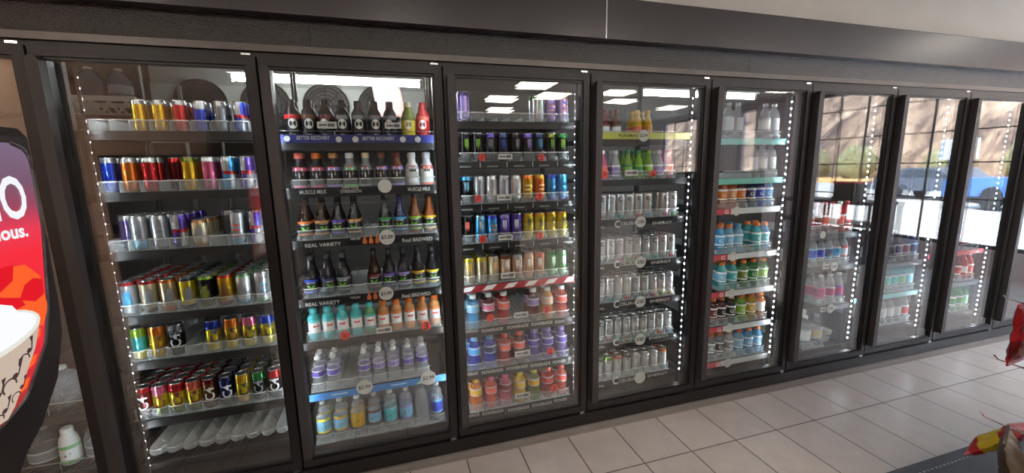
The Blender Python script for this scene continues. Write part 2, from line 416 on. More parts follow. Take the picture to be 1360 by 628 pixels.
for i in range(len(XD) - 1):
    a, b = XD[i] + .004, XD[i + 1] - .004
    mb = MB(); s = .046
    z0, z1 = ZB + .004, ZT
    # mitred frame with a stepped inner bead
    def ring(x0, x1, q0, q1, wd, y0, y1, mat):
        o_ = [(x0, q0), (x1, q0), (x1, q1), (x0, q1)]; n_ = [(x0 + wd, q0 + wd), (x1 - wd, q0 + wd), (x1 - wd, q1 - wd), (x0 + wd, q1 - wd)]
        for k in range(4):
            j = (k + 1) % 4
            mb.face([(o_[k][0], y0, o_[k][1]), (o_[j][0], y0, o_[j][1]), (n_[j][0], y0, n_[j][1]), (n_[k][0], y0, n_[k][1])], mat)
            mb.face([(o_[k][0], y1, o_[k][1]), (n_[k][0], y1, n_[k][1]), (n_[j][0], y1, n_[j][1]), (o_[j][0], y1, o_[j][1])], mat)
            mb.face([(o_[k][0], y0, o_[k][1]), (o_[k][0], y1, o_[k][1]), (o_[j][0], y1, o_[j][1]), (o_[j][0], y0, o_[j][1])], mat)
            mb.face([(n_[k][0], y0, n_[k][1]), (n_[j][0], y0, n_[j][1]), (n_[j][0], y1, n_[j][1]), (n_[k][0], y1, n_[k][1])], mat)
    ring(a, b, z0, z1, s - .010, -.004, .04, FRAME)
    ring(a + s - .010, b - s + .010, z0 + s - .010, z1 - s + .010, .010, .004, .04, BLACK)
    d = mb.obj('door', t0)
    mb = MB()
    gx0, gx1, gz0, gz1 = a + s, b - s, z0 + s, z1 - s
    bow = BOW * (1 if i % 2 else .7)
    def gf(u, v, y): return (gx0 + (gx1 - gx0) * u, y - (bow if y < .015 else -bow * .25) * (1 - (2 * u - 1) ** 2) * (1 - (2 * v - 1) ** 2), gz0 + (gz1 - gz0) * v)
    mb.grid(lambda u, v: gf(u, v, .012), 14, 24, GLASS); mb.grid(lambda u, v: gf(1 - u, v, .022), 14, 24, GLASS)
    mb.obj('glass_pane', d, 180)
    mb = MB(); hx0, hx1 = a + .012, a + .05; ht = ZT - .04
    poly = [(hx0, .19), (hx1, .19), (hx1, ht - .018)] + [((hx0 + hx1) / 2 + .018 * math.cos(k * PI / 8), ht - .018 + .018 * math.sin(k * PI / 8)) for k in range(1, 8)] + [(hx0, ht - .018)]
    mb.prism(poly, -.044, -.004, HANDLE); mb.obj('handle', d, 40)
    mb = MB(); mb.box(b - .05, -.004, ZT + .004, b - .015, .02, ZT + .012, CHROME); mb.obj('hinge', d)
    mb = MB(); mb.box(b - .04, -.006, ZB - .002, b - .012, .02, ZB + .004, CHROME); mb.obj('hinge', d)

# led strips inside the mullions
DIODE = {}
LEDM = lum((.86, .95, 1, 1), LED)
for i in range(1, len(XD)):
    for sd in (-1, 1):
        x = XD[i] + (.08 if (i == 1 and sd > 0) else sd * (.018 if i == 2 and sd > 0 else .036))
        if i == 9 and sd > 0: continue
        t = empty('led_strip', (x, .095, .065), rz=.37 if i == 1 and sd > 0 else sd * .3)
        tag(t, 'vertical strip of white led dots inside the cooler, %s of the %s door joint' % ('left' if sd < 0 else 'right', ORD[i - 1]), 'light strip', 'led strips behind the door joints')
        mb = MB(); mb.box(-.004, -.008, 0, .004, .016, 1.93, pm(rgb(60, 60, 64), .5)); mb.box(min(0, sd * .0068), -.008, 0, max(0, sd * .0068), -.0045, 1.93, pm(rgb(60, 60, 64), .5)); mb.obj('housing', t)
        if sd not in DIODE:
            mb = MB(); mb.box(min(sd * .004, sd * .006), -.0025, 0, max(sd * .004, sd * .006), .0025, .006, LEDM); DIODE[sd] = mb.mesh('diode')
        for k in range(42): link('diode', DIODE[sd], t, (0, 0, .15 + k * .0425))
# fluorescent tubes hung in the walk-in
TUBE = lum((.95, 1, .97, 1), TUBEL)
for k, (x0, x1) in enumerate(((.325, 1.535), (3.445, 4.665))):
    t = empty('fluorescent_fixture', ((x0 + x1) / 2, 1.2, 2.19)); tag(t, 'long white fluorescent tube fixture hung %s' % ('above the first two cooler bays' if k == 0 else 'above the fourth and fifth cooler bays'), 'light', 'tube lights inside the cooler')
    h = (x1 - x0) / 2
    mb = MB(); mb.box(-h - .02, -.05, .03, h + .02, .05, .07, WHITE); mb.box(-h - .02, -.02, -.02, -h, .02, .03, WHITE); mb.box(h, -.02, -.02, h + .02, .02, .03, WHITE); mb.obj('housing', t)
    mb = MB(); mb.tube([(-h, 0, 0), (h, 0, 0)], .016, TUBE, 12); mb.obj('tube', t, 40)
    mb = MB(); mb.tube([(-h * .7, 0, .07), (-h * .7, 0, .21)], .004, WIRE, 6); mb.tube([(h * .7, 0, .07), (h * .7, 0, .21)], .004, WIRE, 6); mb.obj('hanger', t)
# evaporator with fans
t = empty('evaporator_unit', (.62, 1.75, 1.9)); tag(t, 'white evaporator cabinet with black round fan guards at the back of the cooler', 'evaporator')
mb = MB(); mb.box(-1.0, 0, .06, 1.0, .5, .34, pm(rgb(200, 202, 198), .5, mottle=.05, scale=3)); mb.box(-1.0, .02, .34, 1.0, .5, .5, pm(rgb(170, 172, 170), .5)); mb.obj('cabinet', t)
for cx in (-.68, -.24, .2, .62):
    mb = MB()
    for k in range(1, 7):
        R_ = .17 * k / 6; mb.tube([(cx + R_ * math.cos(q * PI / 12), -.03 - .03 * math.cos(R_ / .17 * PI / 2), .2 + R_ * math.sin(q * PI / 12)) for q in range(25)], .003, INK, 4)
    for k in range(8):
        q = k * PI / 4; mb.tube([(cx + .02 * math.cos(q), -.06, .2 + .02 * math.sin(q)), (cx + .1 * math.cos(q), -.05, .2 + .1 * math.sin(q)), (cx + .175 * math.cos(q), -.025, .2 + .175 * math.sin(q))], .003, INK, 4)
    mb.obj('fan_guard', t)
    mb = MB(); mb.lathe([(.02, 0), (.17, .001), (.18, .02)], 24, pm(rgb(38, 38, 40), .6)); o = mb.obj('fan_shroud', t, 40, (cx, -.004, .2)); o.rotation_euler = (PI / 2, 0, 0)
# pink sheet
mb = MB(); mb.grid(lambda u, v: (.105 * (u - .5) * 2 + .06 * v, .05 * math.sin(3 * v), -.42 * v), 6, 14, pm(rgb(226, 186, 184), .7, 0, .9))
mb2 = mb; o = mb.obj('paper_sheet', smooth=180, loc=(1.27, 1.38, 2.4)); m_ = o.modifiers.new('thickness', 'SOLIDIFY'); m_.thickness = .001
tag(o, 'pink paper sheet hanging behind the tube light in the second bay', 'paper')
# stock at the back of the first bay: crate with jugs
t = empty('stock_shelf', (-.35, 1.25, 0)); tag(t, 'dim wire stock shelf standing behind the first drinks bay', 'shelf')
mb = MB(); mb.box(-.45, -.25, 1.90, .45, .35, 1.92, RAIL); mb.obj('shelf_deck', t)
mb = MB(); mb.box(-.45, -.25, 1.2, .45, .35, 1.22, RAIL); mb.obj('shelf_deck', t)
for x in (-.44, .44):
    for y in (-.24, .34): mb = MB(); mb.tube([(x, y, .06), (x, y, 2.1)], .012, WIRE, 6); mb.obj('post', t)
t = empty('milk_crate', (-.35, 1.24, 1.922)); tag(t, 'white plastic crate with triangular cut-outs behind the top can shelf', 'crate')
CR = pm(rgb(238, 236, 228), .5)
mb = MB()
for y in (-.15, .15):
    mb.box(-.17, y - .005, 0, .17, y + .005, .02, CR); mb.box(-.17, y - .005, .09, .17, y + .005, .12, CR)
    for k in range(8):
        x = -.17 + .0425 * k; q = .0425 if k % 2 == 0 else 0
        mb.face([(x - .008 + (.0425 - q), y, .02), (x + .008 + (.0425 - q), y, .02), (x + q + .008, y, .09), (x + q - .008, y, .09)], CR)
for x in (-.17, .17): mb.box(x - .005, -.15, 0, x + .005, .15, .12, CR)
mb.box(-.17, -.15, 0, .17, .15, .006, CR); mb.obj('body', t)

# unseen dark shelf stand added behind the camera to darken the door reflections
t = empty('added_gondola', (1.55, -2.95, 0)); tag(t, 'dark double-sided stand with bare shelves, added out of view to darken the glass reflections', 'display stand')
GD = pm(rgb(38, 35, 36), .6, mottle=.1, scale=3)
mb = MB(); mb.box(-1.3, -.45, 0, 1.3, .42, .14, GD); mb.obj('base', t)
mb = MB(); mb.box(-1.3, -.02, .14, 1.3, .02, 1.38, GD); mb.obj('back_board', t)
for z in (.5, .85, 1.2):
    mb = MB(); mb.box(-1.28, .02, z, 1.28, .36, z + .03, GD); mb.box(-1.28, .355, z - .02, 1.28, .365, z + .035, pm(rgb(70, 62, 60), .5)); mb.obj('shelf', t)
    mb = MB(); mb.box(-1.28, -.36, z, 1.28, -.02, z + .03, GD); mb.obj('shelf', t)
DECALS = [
  ('t', '2.1', 'BETTER RECOVERY', 0.946, 1.727, 0.0208, 0.143),
  ('t', '2.1', 'BETTER RECOVERY', 1.24, 1.724, 0.0199, 0.148),
  ('d', '2.1', 'white', 0.833, 1.723, 0.0136, 0),
  ('d', '2.1', 'white', 1.057, 1.72, 0.0141, 0),
  ('d', '2.1', 'white', 1.132, 1.72, 0.0143, 0),
  ('d', '2.1', 'white', 1.355, 1.72, 0.0147, 0),
  ('d', '2.1', 'white', 1.428, 1.72, 0.0148, 0),
  ('g', '2.1', 'tag', 1.01, 1.786, 0.0312, 0.086),
  ('g', '2.1', 'tag', 1.312, 1.786, 0.0289, 0.079),
  ('t', '2.2', 'MUSCLE MILK', 0.922, 1.473, 0.0216, 0.119),
  ('t', '2.2', 'MUSCLE MILK', 1.422, 1.471, 0.0212, 0.114),
  ('t', '2.2', 'OWN YOUR', 1.09, 1.489, 0.0147, 0.076),
  ('t', '2.2', 'STRENGTH', 1.092, 1.471, 0.0184, 0.097),
  ('d', '2.2', 'white', 1.253, 1.491, 0.0338, 0),
  ('t', '2.3', 'REAL VARIETY', 0.943, 1.213, 0.0206, 0.163),
  ('t', '2.3', 'PURE LEAF', 1.094, 1.233, 0.0134, 0.046),
  ('p', '2.3', '$3.09', 1.246, 1.231, 0.039, 0),
  ('t', '2.3', 'Real BREWED', 1.398, 1.209, 0.022, 0.154),
  ('t', '2.4', 'REAL VARIETY', 0.916, 0.915, 0.0215, 0.159),
  ('t', '2.4', 'PURE LEAF', 1.07, 0.929, 0.0139, 0.047),
  ('p', '2.4', '$3.09', 1.222, 0.934, 0.0366, 0),
  ('t', '2.4', 'Real BREWED', 1.375, 0.91, 0.0229, 0.149),
  ('r', '2.5', '2/', 1.004, 0.734, 0.0244, 0),
  ('r', '2.5', '3', 1.417, 0.73, 0.0257, 0),
  ('g', '2.5', 'tag', 1.198, 0.736, 0.0333, 0.079),
  ('p', '2.6', '$2.99', 1.077, 0.431, 0.0407, 0),
  ('p', '2.6', '$2.99', 1.413, 0.426, 0.0425, 0),
  ('r', '3.2', '2/', 1.756, 1.627, 0.0197, 0),
  ('r', '3.2', '2', 2.093, 1.623, 0.0205, 0),
  ('g', '3.2', 'tag', 1.885, 1.63, 0.028, 0.08),
  ('r', '3.3', '2/', 1.728, 1.41, 0.0202, 0),
  ('r', '3.3', '2', 2.08, 1.407, 0.0211, 0),
  ('g', '3.3', 'tag', 1.875, 1.409, 0.0288, 0.081),
  ('r', '3.4', '2/', 1.746, 1.187, 0.0209, 0),
  ('r', '3.4', '2', 2.08, 1.184, 0.0218, 0),
  ('g', '3.4', 'tag', 1.877, 1.188, 0.0298, 0.083),
  ('g', '3.5', 'tag', 1.887, 0.969, 0.0351, 0.084),
  ('t', '3.6', 'POWERADE', 1.655, 0.665, 0.0223, 0.094),
  ('t', '3.6', 'POWERADE', 1.788, 0.656, 0.0227, 0.124),
  ('t', '3.6', 'POWERADE', 1.94, 0.656, 0.0231, 0.129),
  ('t', '3.6', 'POWERADE', 2.09, 0.655, 0.0235, 0.133),
  ('t', '3.6', 'POWE', 2.206, 0.651, 0.0238, 0.064),
  ('t', '3.7', 'POWERADE', 1.646, 0.406, 0.0231, 0.096),
  ('t', '3.7', 'POWERADE', 1.781, 0.402, 0.0235, 0.126),
  ('t', '3.7', 'POWERADE', 1.931, 0.401, 0.0239, 0.131),
  ('t', '3.7', 'POWERADE', 2.078, 0.396, 0.0243, 0.126),
  ('t', '3.7', 'POWER', 2.201, 0.395, 0.0246, 0.085),
  ('t', '3.8', 'POWERADE', 1.645, 0.147, 0.0239, 0.097),
  ('t', '3.8', 'POWERADE', 1.776, 0.142, 0.0243, 0.128),
  ('t', '3.8', 'POWERADE', 1.936, 0.134, 0.0248, 0.133),
  ('t', '3.8', 'POWERADE', 2.086, 0.134, 0.0252, 0.128),
  ('t', '3.8', 'POWER', 2.211, 0.138, 0.0255, 0.086),
  ('r', '3.6', '2/', 1.777, 0.73, 0.0224, 0),
  ('r', '3.6', '2', 2.119, 0.738, 0.0233, 0),
  ('g', '3.6', 'tag', 1.96, 0.725, 0.0321, 0.087),
  ('r', '3.7', '2', 2.142, 0.473, 0.0242, 0),
  ('g', '3.7', 'tag', 1.965, 0.486, 0.0332, 0.094),
  ('g', '3.8', 'tag', 1.961, 0.216, 0.0344, 0.095),
  ('r', '3.8', '2', 2.166, 0.227, 0.0251, 0),
  ('t', '4.1', 'PUREMADE', 2.651, 1.743, 0.0216, 0.151),
  ('p', '4.1', '$2.99', 2.743, 1.743, 0.0349, 0),
  ('r', '4.2', '2/', 2.487, 1.521, 0.0218, 0),
  ('r', '4.2', '2', 2.817, 1.521, 0.0227, 0),
  ('g', '4.2', 'tag', 2.668, 1.526, 0.0356, 0.087),
  ('t', '4.3', 'CELSIUS', 2.66, 1.222, 0.0232, 0.115),
  ('c', '4.3', 'C', 2.585, 1.222, 0.023, 0),
  ('p', '4.3', '2/$5', 2.742, 1.227, 0.0351, 0),
  ('t', '4.3', 'ENERGY', 2.899, 1.213, 0.0215, 0.144),
  ('t', '4.3', 'TIAL', 2.468, 1.208, 0.0182, 0.055),
  ('t', '4.4', 'CELSIUS', 2.665, 0.969, 0.024, 0.117),
  ('c', '4.4', 'C', 2.588, 0.971, 0.0238, 0),
  ('p', '4.4', '2/$5', 2.75, 0.973, 0.0364, 0),
  ('t', '4.4', 'ENERGY', 2.902, 0.961, 0.0222, 0.146),
  ('t', '4.4', 'TIAL', 2.473, 0.956, 0.0188, 0.056),
  ('t', '4.5', 'CELSIUS', 2.67, 0.712, 0.0249, 0.119),
  ('c', '4.5', 'C', 2.591, 0.716, 0.0247, 0),
  ('p', '4.5', '2/$5', 2.758, 0.714, 0.0377, 0),
  ('t', '4.5', 'ENERGY', 2.906, 0.706, 0.023, 0.149),
  ('t', '4.5', 'TIAL', 2.478, 0.699, 0.0195, 0.057),
  ('t', '4.6', 'CELSIUS', 2.676, 0.458, 0.0257, 0.122),
  ('c', '4.6', 'C', 2.595, 0.464, 0.0255, 0),
  ('p', '4.6', '2/$5', 2.766, 0.459, 0.039, 0),
  ('t', '4.6', 'ENERGY', 2.909, 0.454, 0.0237, 0.151),
  ('t', '4.6', 'TIAL', 2.483, 0.446, 0.0202, 0.058),
  ('t', '4.7', 'CELSIUS', 2.681, 0.19, 0.0266, 0.124),
  ('c', '4.7', 'C', 2.598, 0.199, 0.0264, 0),
  ('p', '4.7', 'white', 2.775, 0.19, 0.0404, 0),
  ('t', '4.7', 'ENERGY', 2.912, 0.189, 0.0246, 0.154),
  ('t', '4.7', 'TIAL', 2.487, 0.179, 0.0209, 0.059),
  ('t', '5.3', 'G', 3.391, 1.238, 0.0301, 0.031),
  ('d', '5.3', 'white', 3.472, 1.229, 0.0304, 0),
  ('t', '5.4', 'G', 3.387, 0.996, 0.031, 0.031),
  ('d', '5.4', 'white', 3.469, 0.984, 0.0313, 0),
  ('t', '5.5', 'G', 3.395, 0.739, 0.0321, 0.032),
  ('d', '5.5', 'white', 3.479, 0.725, 0.0324, 0),
  ('t', '5.6', 'G', 3.397, 0.48, 0.0332, 0.032),
  ('d', '5.6', 'white', 3.482, 0.464, 0.0335, 0),
  ('t', '5.7', 'G', 3.405, 0.218, 0.0343, 0.033),
  ('d', '5.7', 'white', 3.491, 0.199, 0.0347, 0),
  ('d', '6.1', 'white', 4.271, 1.045, 0.028, 0),
  ('p', '6.2', '2/$4', 4.42, 0.796, 0.0351, 0),
  ('g', '6.2', 'tag', 4.336, 0.803, 0.0348, 0.061),
  ('p', '6.3', '2/$4', 4.431, 0.468, 0.0366, 0),
  ('g', '6.3', 'tag', 4.354, 0.468, 0.0363, 0.054),
  ('d', '6.3', 'white', 4.159, 0.468, 0.0298, 0),
]
# ================================================================== drinks
def c(name):
    return PAL[name]
PAL = dict(gold=rgb(214, 170, 40), yellow=rgb(226, 205, 50), red=rgb(190, 42, 45), darkred=rgb(110, 32, 38), blue=rgb(45, 70, 190), navy=rgb(38, 50, 96),
    silver=rgb(196, 202, 210), grey=rgb(128, 132, 140), orange=rgb(222, 120, 45), olive=rgb(120, 130, 50), pink=rgb(222, 110, 150), cyan=rgb(70, 160, 215),
    purple=rgb(92, 70, 170), lilac=rgb(150, 130, 200), cream=rgb(226, 214, 178), beige=rgb(206, 184, 146), black=rgb(30, 30, 34), green=rgb(50, 140, 70), lime=rgb(140, 190, 60),
    teal=rgb(80, 190, 196), brown=rgb(110, 70, 45), white=rgb(232, 236, 238), peach=rgb(226, 190, 160), tan=rgb(206, 150, 96), mint=rgb(120, 190, 130), lightblue=rgb(130, 190, 225), coral=rgb(232, 110, 95), magenta=rgb(170, 45, 110), steeped=rgb(52, 30, 22), amber=rgb(120, 64, 28))
def paint(n): return pm(PAL[n], .22, .72)
def plast(n): return pm(PAL[n], .35)
def liquid(n, a=.8): return pm(PAL[n], .1, 0, a)

CANS = dict(slim=(.0265, .135), sleek=(.029, .15), tall=(.033, .152), short=(.033, .124))
_cache = {}
def can_parts(kind, base, top, bot, pattern, logo):
    key = (kind, base, top, bot, pattern, logo)
    if key in _cache: return _cache[key]
    r, h = CANS[kind]
    B, T, O = paint(base), paint(top), paint(bot)
    S = paint('silver'); Rr = paint('red')
    def mat(a, z):
        q = z / h
        if q > .955: return SILVER
        if pattern == 'quad':
            f = int(a / (PI / 2)) % 2; up = q > .52
            if .46 < q < .56 and (a < .8 or a > 2 * PI - .8): return Rr
            return B if (f == 0) == up else T
        if pattern == 'fade': return T if q > .72 else (B if q > .3 else O)
        if pattern == 'panel':
            if q > .9: return T
            if q < .16: return O
            return B
        if q > .84: return T
        if q < .18: return O
        return B
    mb = MB()
    mb.lathe([(r * .72, .001), (r * .86, .004), (r * .98, .011), (r, h * .16), (r, h * .3), (r, h * .46), (r, h * .56), (r, h * .72), (r, h * .84), (r * .995, h - .016), (r * .88, h - .004), (r * .89, h - .001)], 20, mat, caps=(True, False))
    parts = [('body', mb.mesh('can_body', 35))]
    mb = MB()
    mb.lathe([(r * .89, h - .001), (r * .87, h), (r * .84, h - .001), (r * .80, h - .004), (r * .3, h - .0035)], 18, SILVER, caps=(False, True))
    parts.append(('lid', mb.mesh('can_lid', 40)))
    mb = MB()
    vs, fs = disc_shape(10, .006, .010); mb.raw([(x, y - .003, h - .002) for x, y in vs], fs, CHROME)
    parts.append(('pull_tab', mb.mesh('pull_tab')))
    lg = None
    if logo:
        mb = MB(); k, col = logo; C_ = plast(col)
        if k == 'C4': wrap_text(mb, 'C4', C_, r, h * .5, r * 1.25, PI / 2)
        elif k == 'claw':
            for d in (-.008, 0, .008):
                wrap_shape(mb, *fan([(d - .003, .03), (d + .002, .032), (d + .003, 0), (d + .001, -.03 + abs(d)), (d - .002, .0)]), C_, r, h * .58)
        elif k == 'celsius':
            wrap_text(mb, 'CELSIUS', C_, r, h * .42, r * .33, PI / 2)
            pts = [(1.0 * math.cos(a), 1.0 * math.sin(a)) for a in [.7 + 4.9 * i / 12 for i in range(13)]]
            vs = [(p[0] * .013, p[1] * .013) for p in pts] + [(p[0] * .0085, p[1] * .0085) for p in pts]
            wrap_shape(mb, vs, [(i, i + 1, 14 + i, 13 + i) for i in range(12)], paint('black'), r, h * .8)
        elif k == 'print':
            for d, q0, q1 in ((-.55, .3, .7), (-.38, .28, .6), (.3, .34, .74), (.48, .3, .56)):
                wrap_shape(mb, [(d * r - .0016, h * (q0 - .5)), (d * r + .0016, h * (q0 - .5)), (d * r + .0016, h * (q1 - .5)), (d * r - .0016, h * (q1 - .5))], [(0, 1, 2, 3)], C_, r, h * .5)
            wrap_shape(mb, [(-r * .28, -h * .2), (0, -h * .2), (r * .28, -h * .2), (r * .28, h * .2), (0, h * .2), (-r * .28, h * .2)], [(0, 1, 4, 5), (1, 2, 3, 4)], C_, r, h * .5)
        elif k == 'stripe':
            for q in (.3, .45, .6): wrap_shape(mb, [(-r * .5, -.004), (0, -.004), (r * .5, -.004), (r * .5, .004), (0, .004), (-r * .5, .004)], [(0, 1, 4, 5), (1, 2, 3, 4)], C_, r, h * q)
        lg = ('printed_mark', mb.mesh('printed_mark'))
    _cache[key] = (parts, lg, r)
    return _cache[key]

def pr(*a): return list(a)
BOTTLES = {
 # name: (profile, radius, cap(z0, r, h), label(z0, z1))
 'shake': ([(.028, 0), (.033, .006), (.033, .125), (.030, .145), (.017, .168), (.0165, .176)], .033, (.176, .0185, .024), (.018, .13)),
 'sleeve': ([(.027, 0), (.032, .006), (.032, .09), (.028, .108), (.0185, .125), (.0165, .148)], .032, (.148, .0195, .026), (.008, .106)),
 'tea': ([(.028, 0), (.034, .006), (.034, .09), (.031, .102), (.0165, .145), (.0125, .178), (.0125, .19)], .034, (.19, .0145, .023), (.022, .09)),
 'juice': ([(.025, 0), (.030, .006), (.030, .03), (.028, .04), (.028, .1), (.030, .11), (.026, .128), (.017, .138), (.0165, .145)], .030, (.145, .019, .028), (.03, .108)),
 'sportcap': ([(.027, 0), (.032, .008), (.030, .03), (.032, .05), (.032, .12), (.028, .145), (.016, .162), (.014, .166)], .032, (.166, .016, .03), (.075, .112)),
 'soda': ([(.024, 0), (.035, .012), (.036, .05), (.036, .13), (.031, .165), (.015, .2), (.0135, .212)], .036, (.212, .0155, .018), (.055, .135)),
 'sport': ([(.03, 0), (.036, .008), (.036, .07), (.032, .082), (.036, .094), (.036, .13), (.030, .152), (.0175, .168), (.017, .174)], .036, (.174, .02, .024), (.095, .14)),
 'sportg': ([(.03, 0), (.0355, .008), (.0355, .05), (.032, .075), (.0355, .1), (.0355, .13), (.029, .15), (.0185, .165), (.018, .17)], .0355, (.17, .0205, .022), (.055, .125)),
 'glass': ([(.024, 0), (.029, .006), (.029, .09), (.024, .11), (.0135, .135), (.0125, .152)], .029, (.152, .0145, .02), (.02, .085)),
 'big': ([(.034, 0), (.042, .01), (.042, .15), (.036, .18), (.016, .222), (.0145, .232)], .042, (.232, .017, .02), (.06, .15)),
 'jug': ([(.05, 0), (.06, .012), (.06, .11), (.045, .145), (.02, .165), (.019, .17)], .06, (.17, .021, .014), (.03, .08)),
 'dairy': ([(.030, 0), (.037, .008), (.037, .1), (.032, .13), (.022, .15), (.02, .158)], .037, (.158, .023, .02), (.012, .1)),
}
def bottle_parts(kind, body, balpha, cap, label, lband, art):
    key = ('b', kind, body, balpha, cap, label, lband, art)
    if key in _cache: return _cache[key]
    prof, r, (cz, cr, ch), (l0, l1) = BOTTLES[kind]
    mb = MB(); mb.lathe(prof, 20, liquid(body, balpha) if balpha < 1 else plast(body), caps=(True, True))
    parts = [('body', mb.mesh('bottle_body', 50))]
    mb = MB(); cm = plast(cap)
    if kind == 'sportcap': mb.lathe([(cr, cz), (cr, cz + ch * .45), (cr * .6, cz + ch * .6), (cr * .55, cz + ch)], 16, cm)
    else: mb.lathe([(cr, cz), (cr * 1.02, cz + ch * .15), (cr, cz + ch * .2), (cr * .97, cz + ch - .002), (cr * .88, cz + ch)], 16, cm)
    parts.append(('cap', mb.mesh('bottle_cap', 40)))
    def rad(z):
        for (r0, z0), (r1, z1) in zip(prof, prof[1:]):
            if z0 <= z <= z1: return r0 + (r1 - r0) * (z - z0) / max(1e-6, z1 - z0)
        return prof[-1][0]
    if label:
        zs = sorted({l0, l1, l0 + (l1 - l0) * .12, l0 + (l1 - l0) * .82} | {z for _, z in prof if l0 < z < l1})
        A, Bn = pm(PAL[label], .4), pm(PAL[lband], .4)
        mb = MB(); mb.lathe([(rad(z) + .0006, z) for z in zs], 20, lambda a, z: Bn if (z > l0 + (l1 - l0) * .82 or z < l0 + (l1 - l0) * .12) else A, caps=(False, False))
        parts.append(('label', mb.mesh('bottle_label', 50)))
    lg = None
    if art:
        mb = MB(); zc = (l0 + l1) / 2
        if art == 'disc':
            wrap_shape(mb, *disc_shape(18, .019, .024), WHITE, r, .088); wrap_text(mb, 'CORE', INK, r + .001, .094, .007); wrap_text(mb, 'POWER', INK, r + .001, .083, .006)
            wrap_text(mb, '26', WHITE, r, .034, .013)
        elif art == 'shield':
            sh = [(-.017, .024), (.017, .024), (.017, -.008), (0, -.026), (-.017, -.008)]
            wrap_shape(mb, *fan(sh), WHITE, r, .078); wrap_text(mb, 'MM', INK, r + .001, .082, .016)
            wrap_shape(mb, [(-.016, .029), (0, .029), (.016, .029), (.016, .025), (0, .025), (-.016, .025)], [(5, 4, 1, 0), (4, 3, 2, 1)], RED, r, .078)
        elif art == 'leaf':
            for s in (-1, 1): wrap_shape(mb, *fan([(0, -.006), (s * .008, -.004), (s * .017, .006), (s * .019, .013), (s * .008, .011), (s * .002, .003)][::s]), pm(rgb(110, 180, 60), .4), r, .05)
            wrap_text(mb, 'PURE LEAF', WHITE, r, .074, .0065)
        elif art == 'word': wrap_text(mb, 'DRINK', RED, r - .002, zc, .012) if False else wrap_shape(mb, [(-.015, -.004), (0, -.005), (.015, -.004), (.015, .006), (0, .003), (-.015, .006)], [(0, 1, 4, 5), (1, 2, 3, 4)], RED, r, .075)
        elif art == 'bolt':
            wrap_text(mb, 'G', WHITE, r, .088, .026)
        elif art == 'swoosh':
            wrap_shape(mb, *fan([(-.018, -.006), (0, .001), (.018, .008), (.018, .0), (0, -.008), (-.018, -.012)]), plast('navy'), r, zc)
        elif art == 'sheet':
            wrap_shape(mb, [(-.02, -.012), (0, -.012), (.02, -.012), (.02, .012), (0, .012), (-.02, .012)], [(0, 1, 4, 5), (1, 2, 3, 4)], plast('cream'), r, zc)
        lg = ('printed_mark', mb.mesh('printed_mark'))
    _cache[key] = (parts, lg, r)
    return _cache[key]

def place(name, parts, lg, loc, rz, label, cat, group, detail):
    t = empty(name, loc, rz); tag(t, label, cat, group)
    for pn, me in parts:
        if pn == 'pull_tab' and not detail: continue
        link(pn, me, t)
    if lg and detail: link(lg[0], lg[1], t)
    return t

# ------------------------------------------------------------------ racks and shelves
BAY = {0: (-.75, .025), 1: (.025, .775)}
for i in range(2, 9): BAY[i] = (W * (i - 1), W * i)
DN = {0: 'half hidden', 1: 'first', 2: 'second', 3: 'third', 4: 'fourth', 5: 'fifth', 6: 'sixth', 7: 'seventh', 8: 'eighth'}
SN = {1: 'top', 2: 'second', 3: 'third', 4: 'fourth', 5: 'fifth', 6: 'sixth', 7: 'seventh', 8: 'lowest'}
for k, (a, b) in BAY.items():
    cx = (a + b) / 2; t = empty('rack', (cx, 0, .06)); tag(t, 'black upright rack frame behind the %s glass door' % DN[k], 'rack', 'rack frames behind the glass doors')
    hw = (b - a) / 2 - .008
    for x in (-hw, hw):
        for y in (.155, .72):
            mb = MB(); mb.box(x - .006, y - .012, 0, x + .006, y + .012, 2.12, DARK); mb.obj('post', t)
    mb = MB(); mb.box(-hw, .72, 2.09, hw, .735, 2.12, DARK); mb.box(-hw, .72, .3, hw, .735, .32, DARK); mb.obj('crossbar', t)

LIPW = pm(rgb(225, 230, 232), .3, 0, .2)
def track_mesh(wd, dep, sw=.026, mat=None):
    LIP = mat or CLEAR
    k = ('track', round(wd, 3), dep, sw)
    if k in _cache: return _cache[k]
    mb = MB(); h = wd / 2 - .001; t_ = .0016
    mb.box(-h, 0, 0, h, dep, .0015, TRACK)
    for s in (-1, 1): mb.box(s * h - t_ / 2, .012, 0, s * h + t_ / 2, dep, sw, TRACK)
    # curved front stop
    lip = [(-h, .014), (-h * .8, .003), (-h * .4, -.002), (0, -.003), (h * .4, -.002), (h * .8, .003), (h, .014)]
    for (x0, y0), (x1, y1) in zip(lip, lip[1:]):
        mb.face([(x0, y0, 0), (x1, y1, 0), (x1, y1, .046), (x0, y0, .046)], LIP)
        mb.face([(x0, y0, .046), (x1, y1, .046), (x1, y1 - .001, .051), (x0, y0 - .001, .051)], OFFW)
    _cache[k] = mb.mesh('track'); return _cache[k]

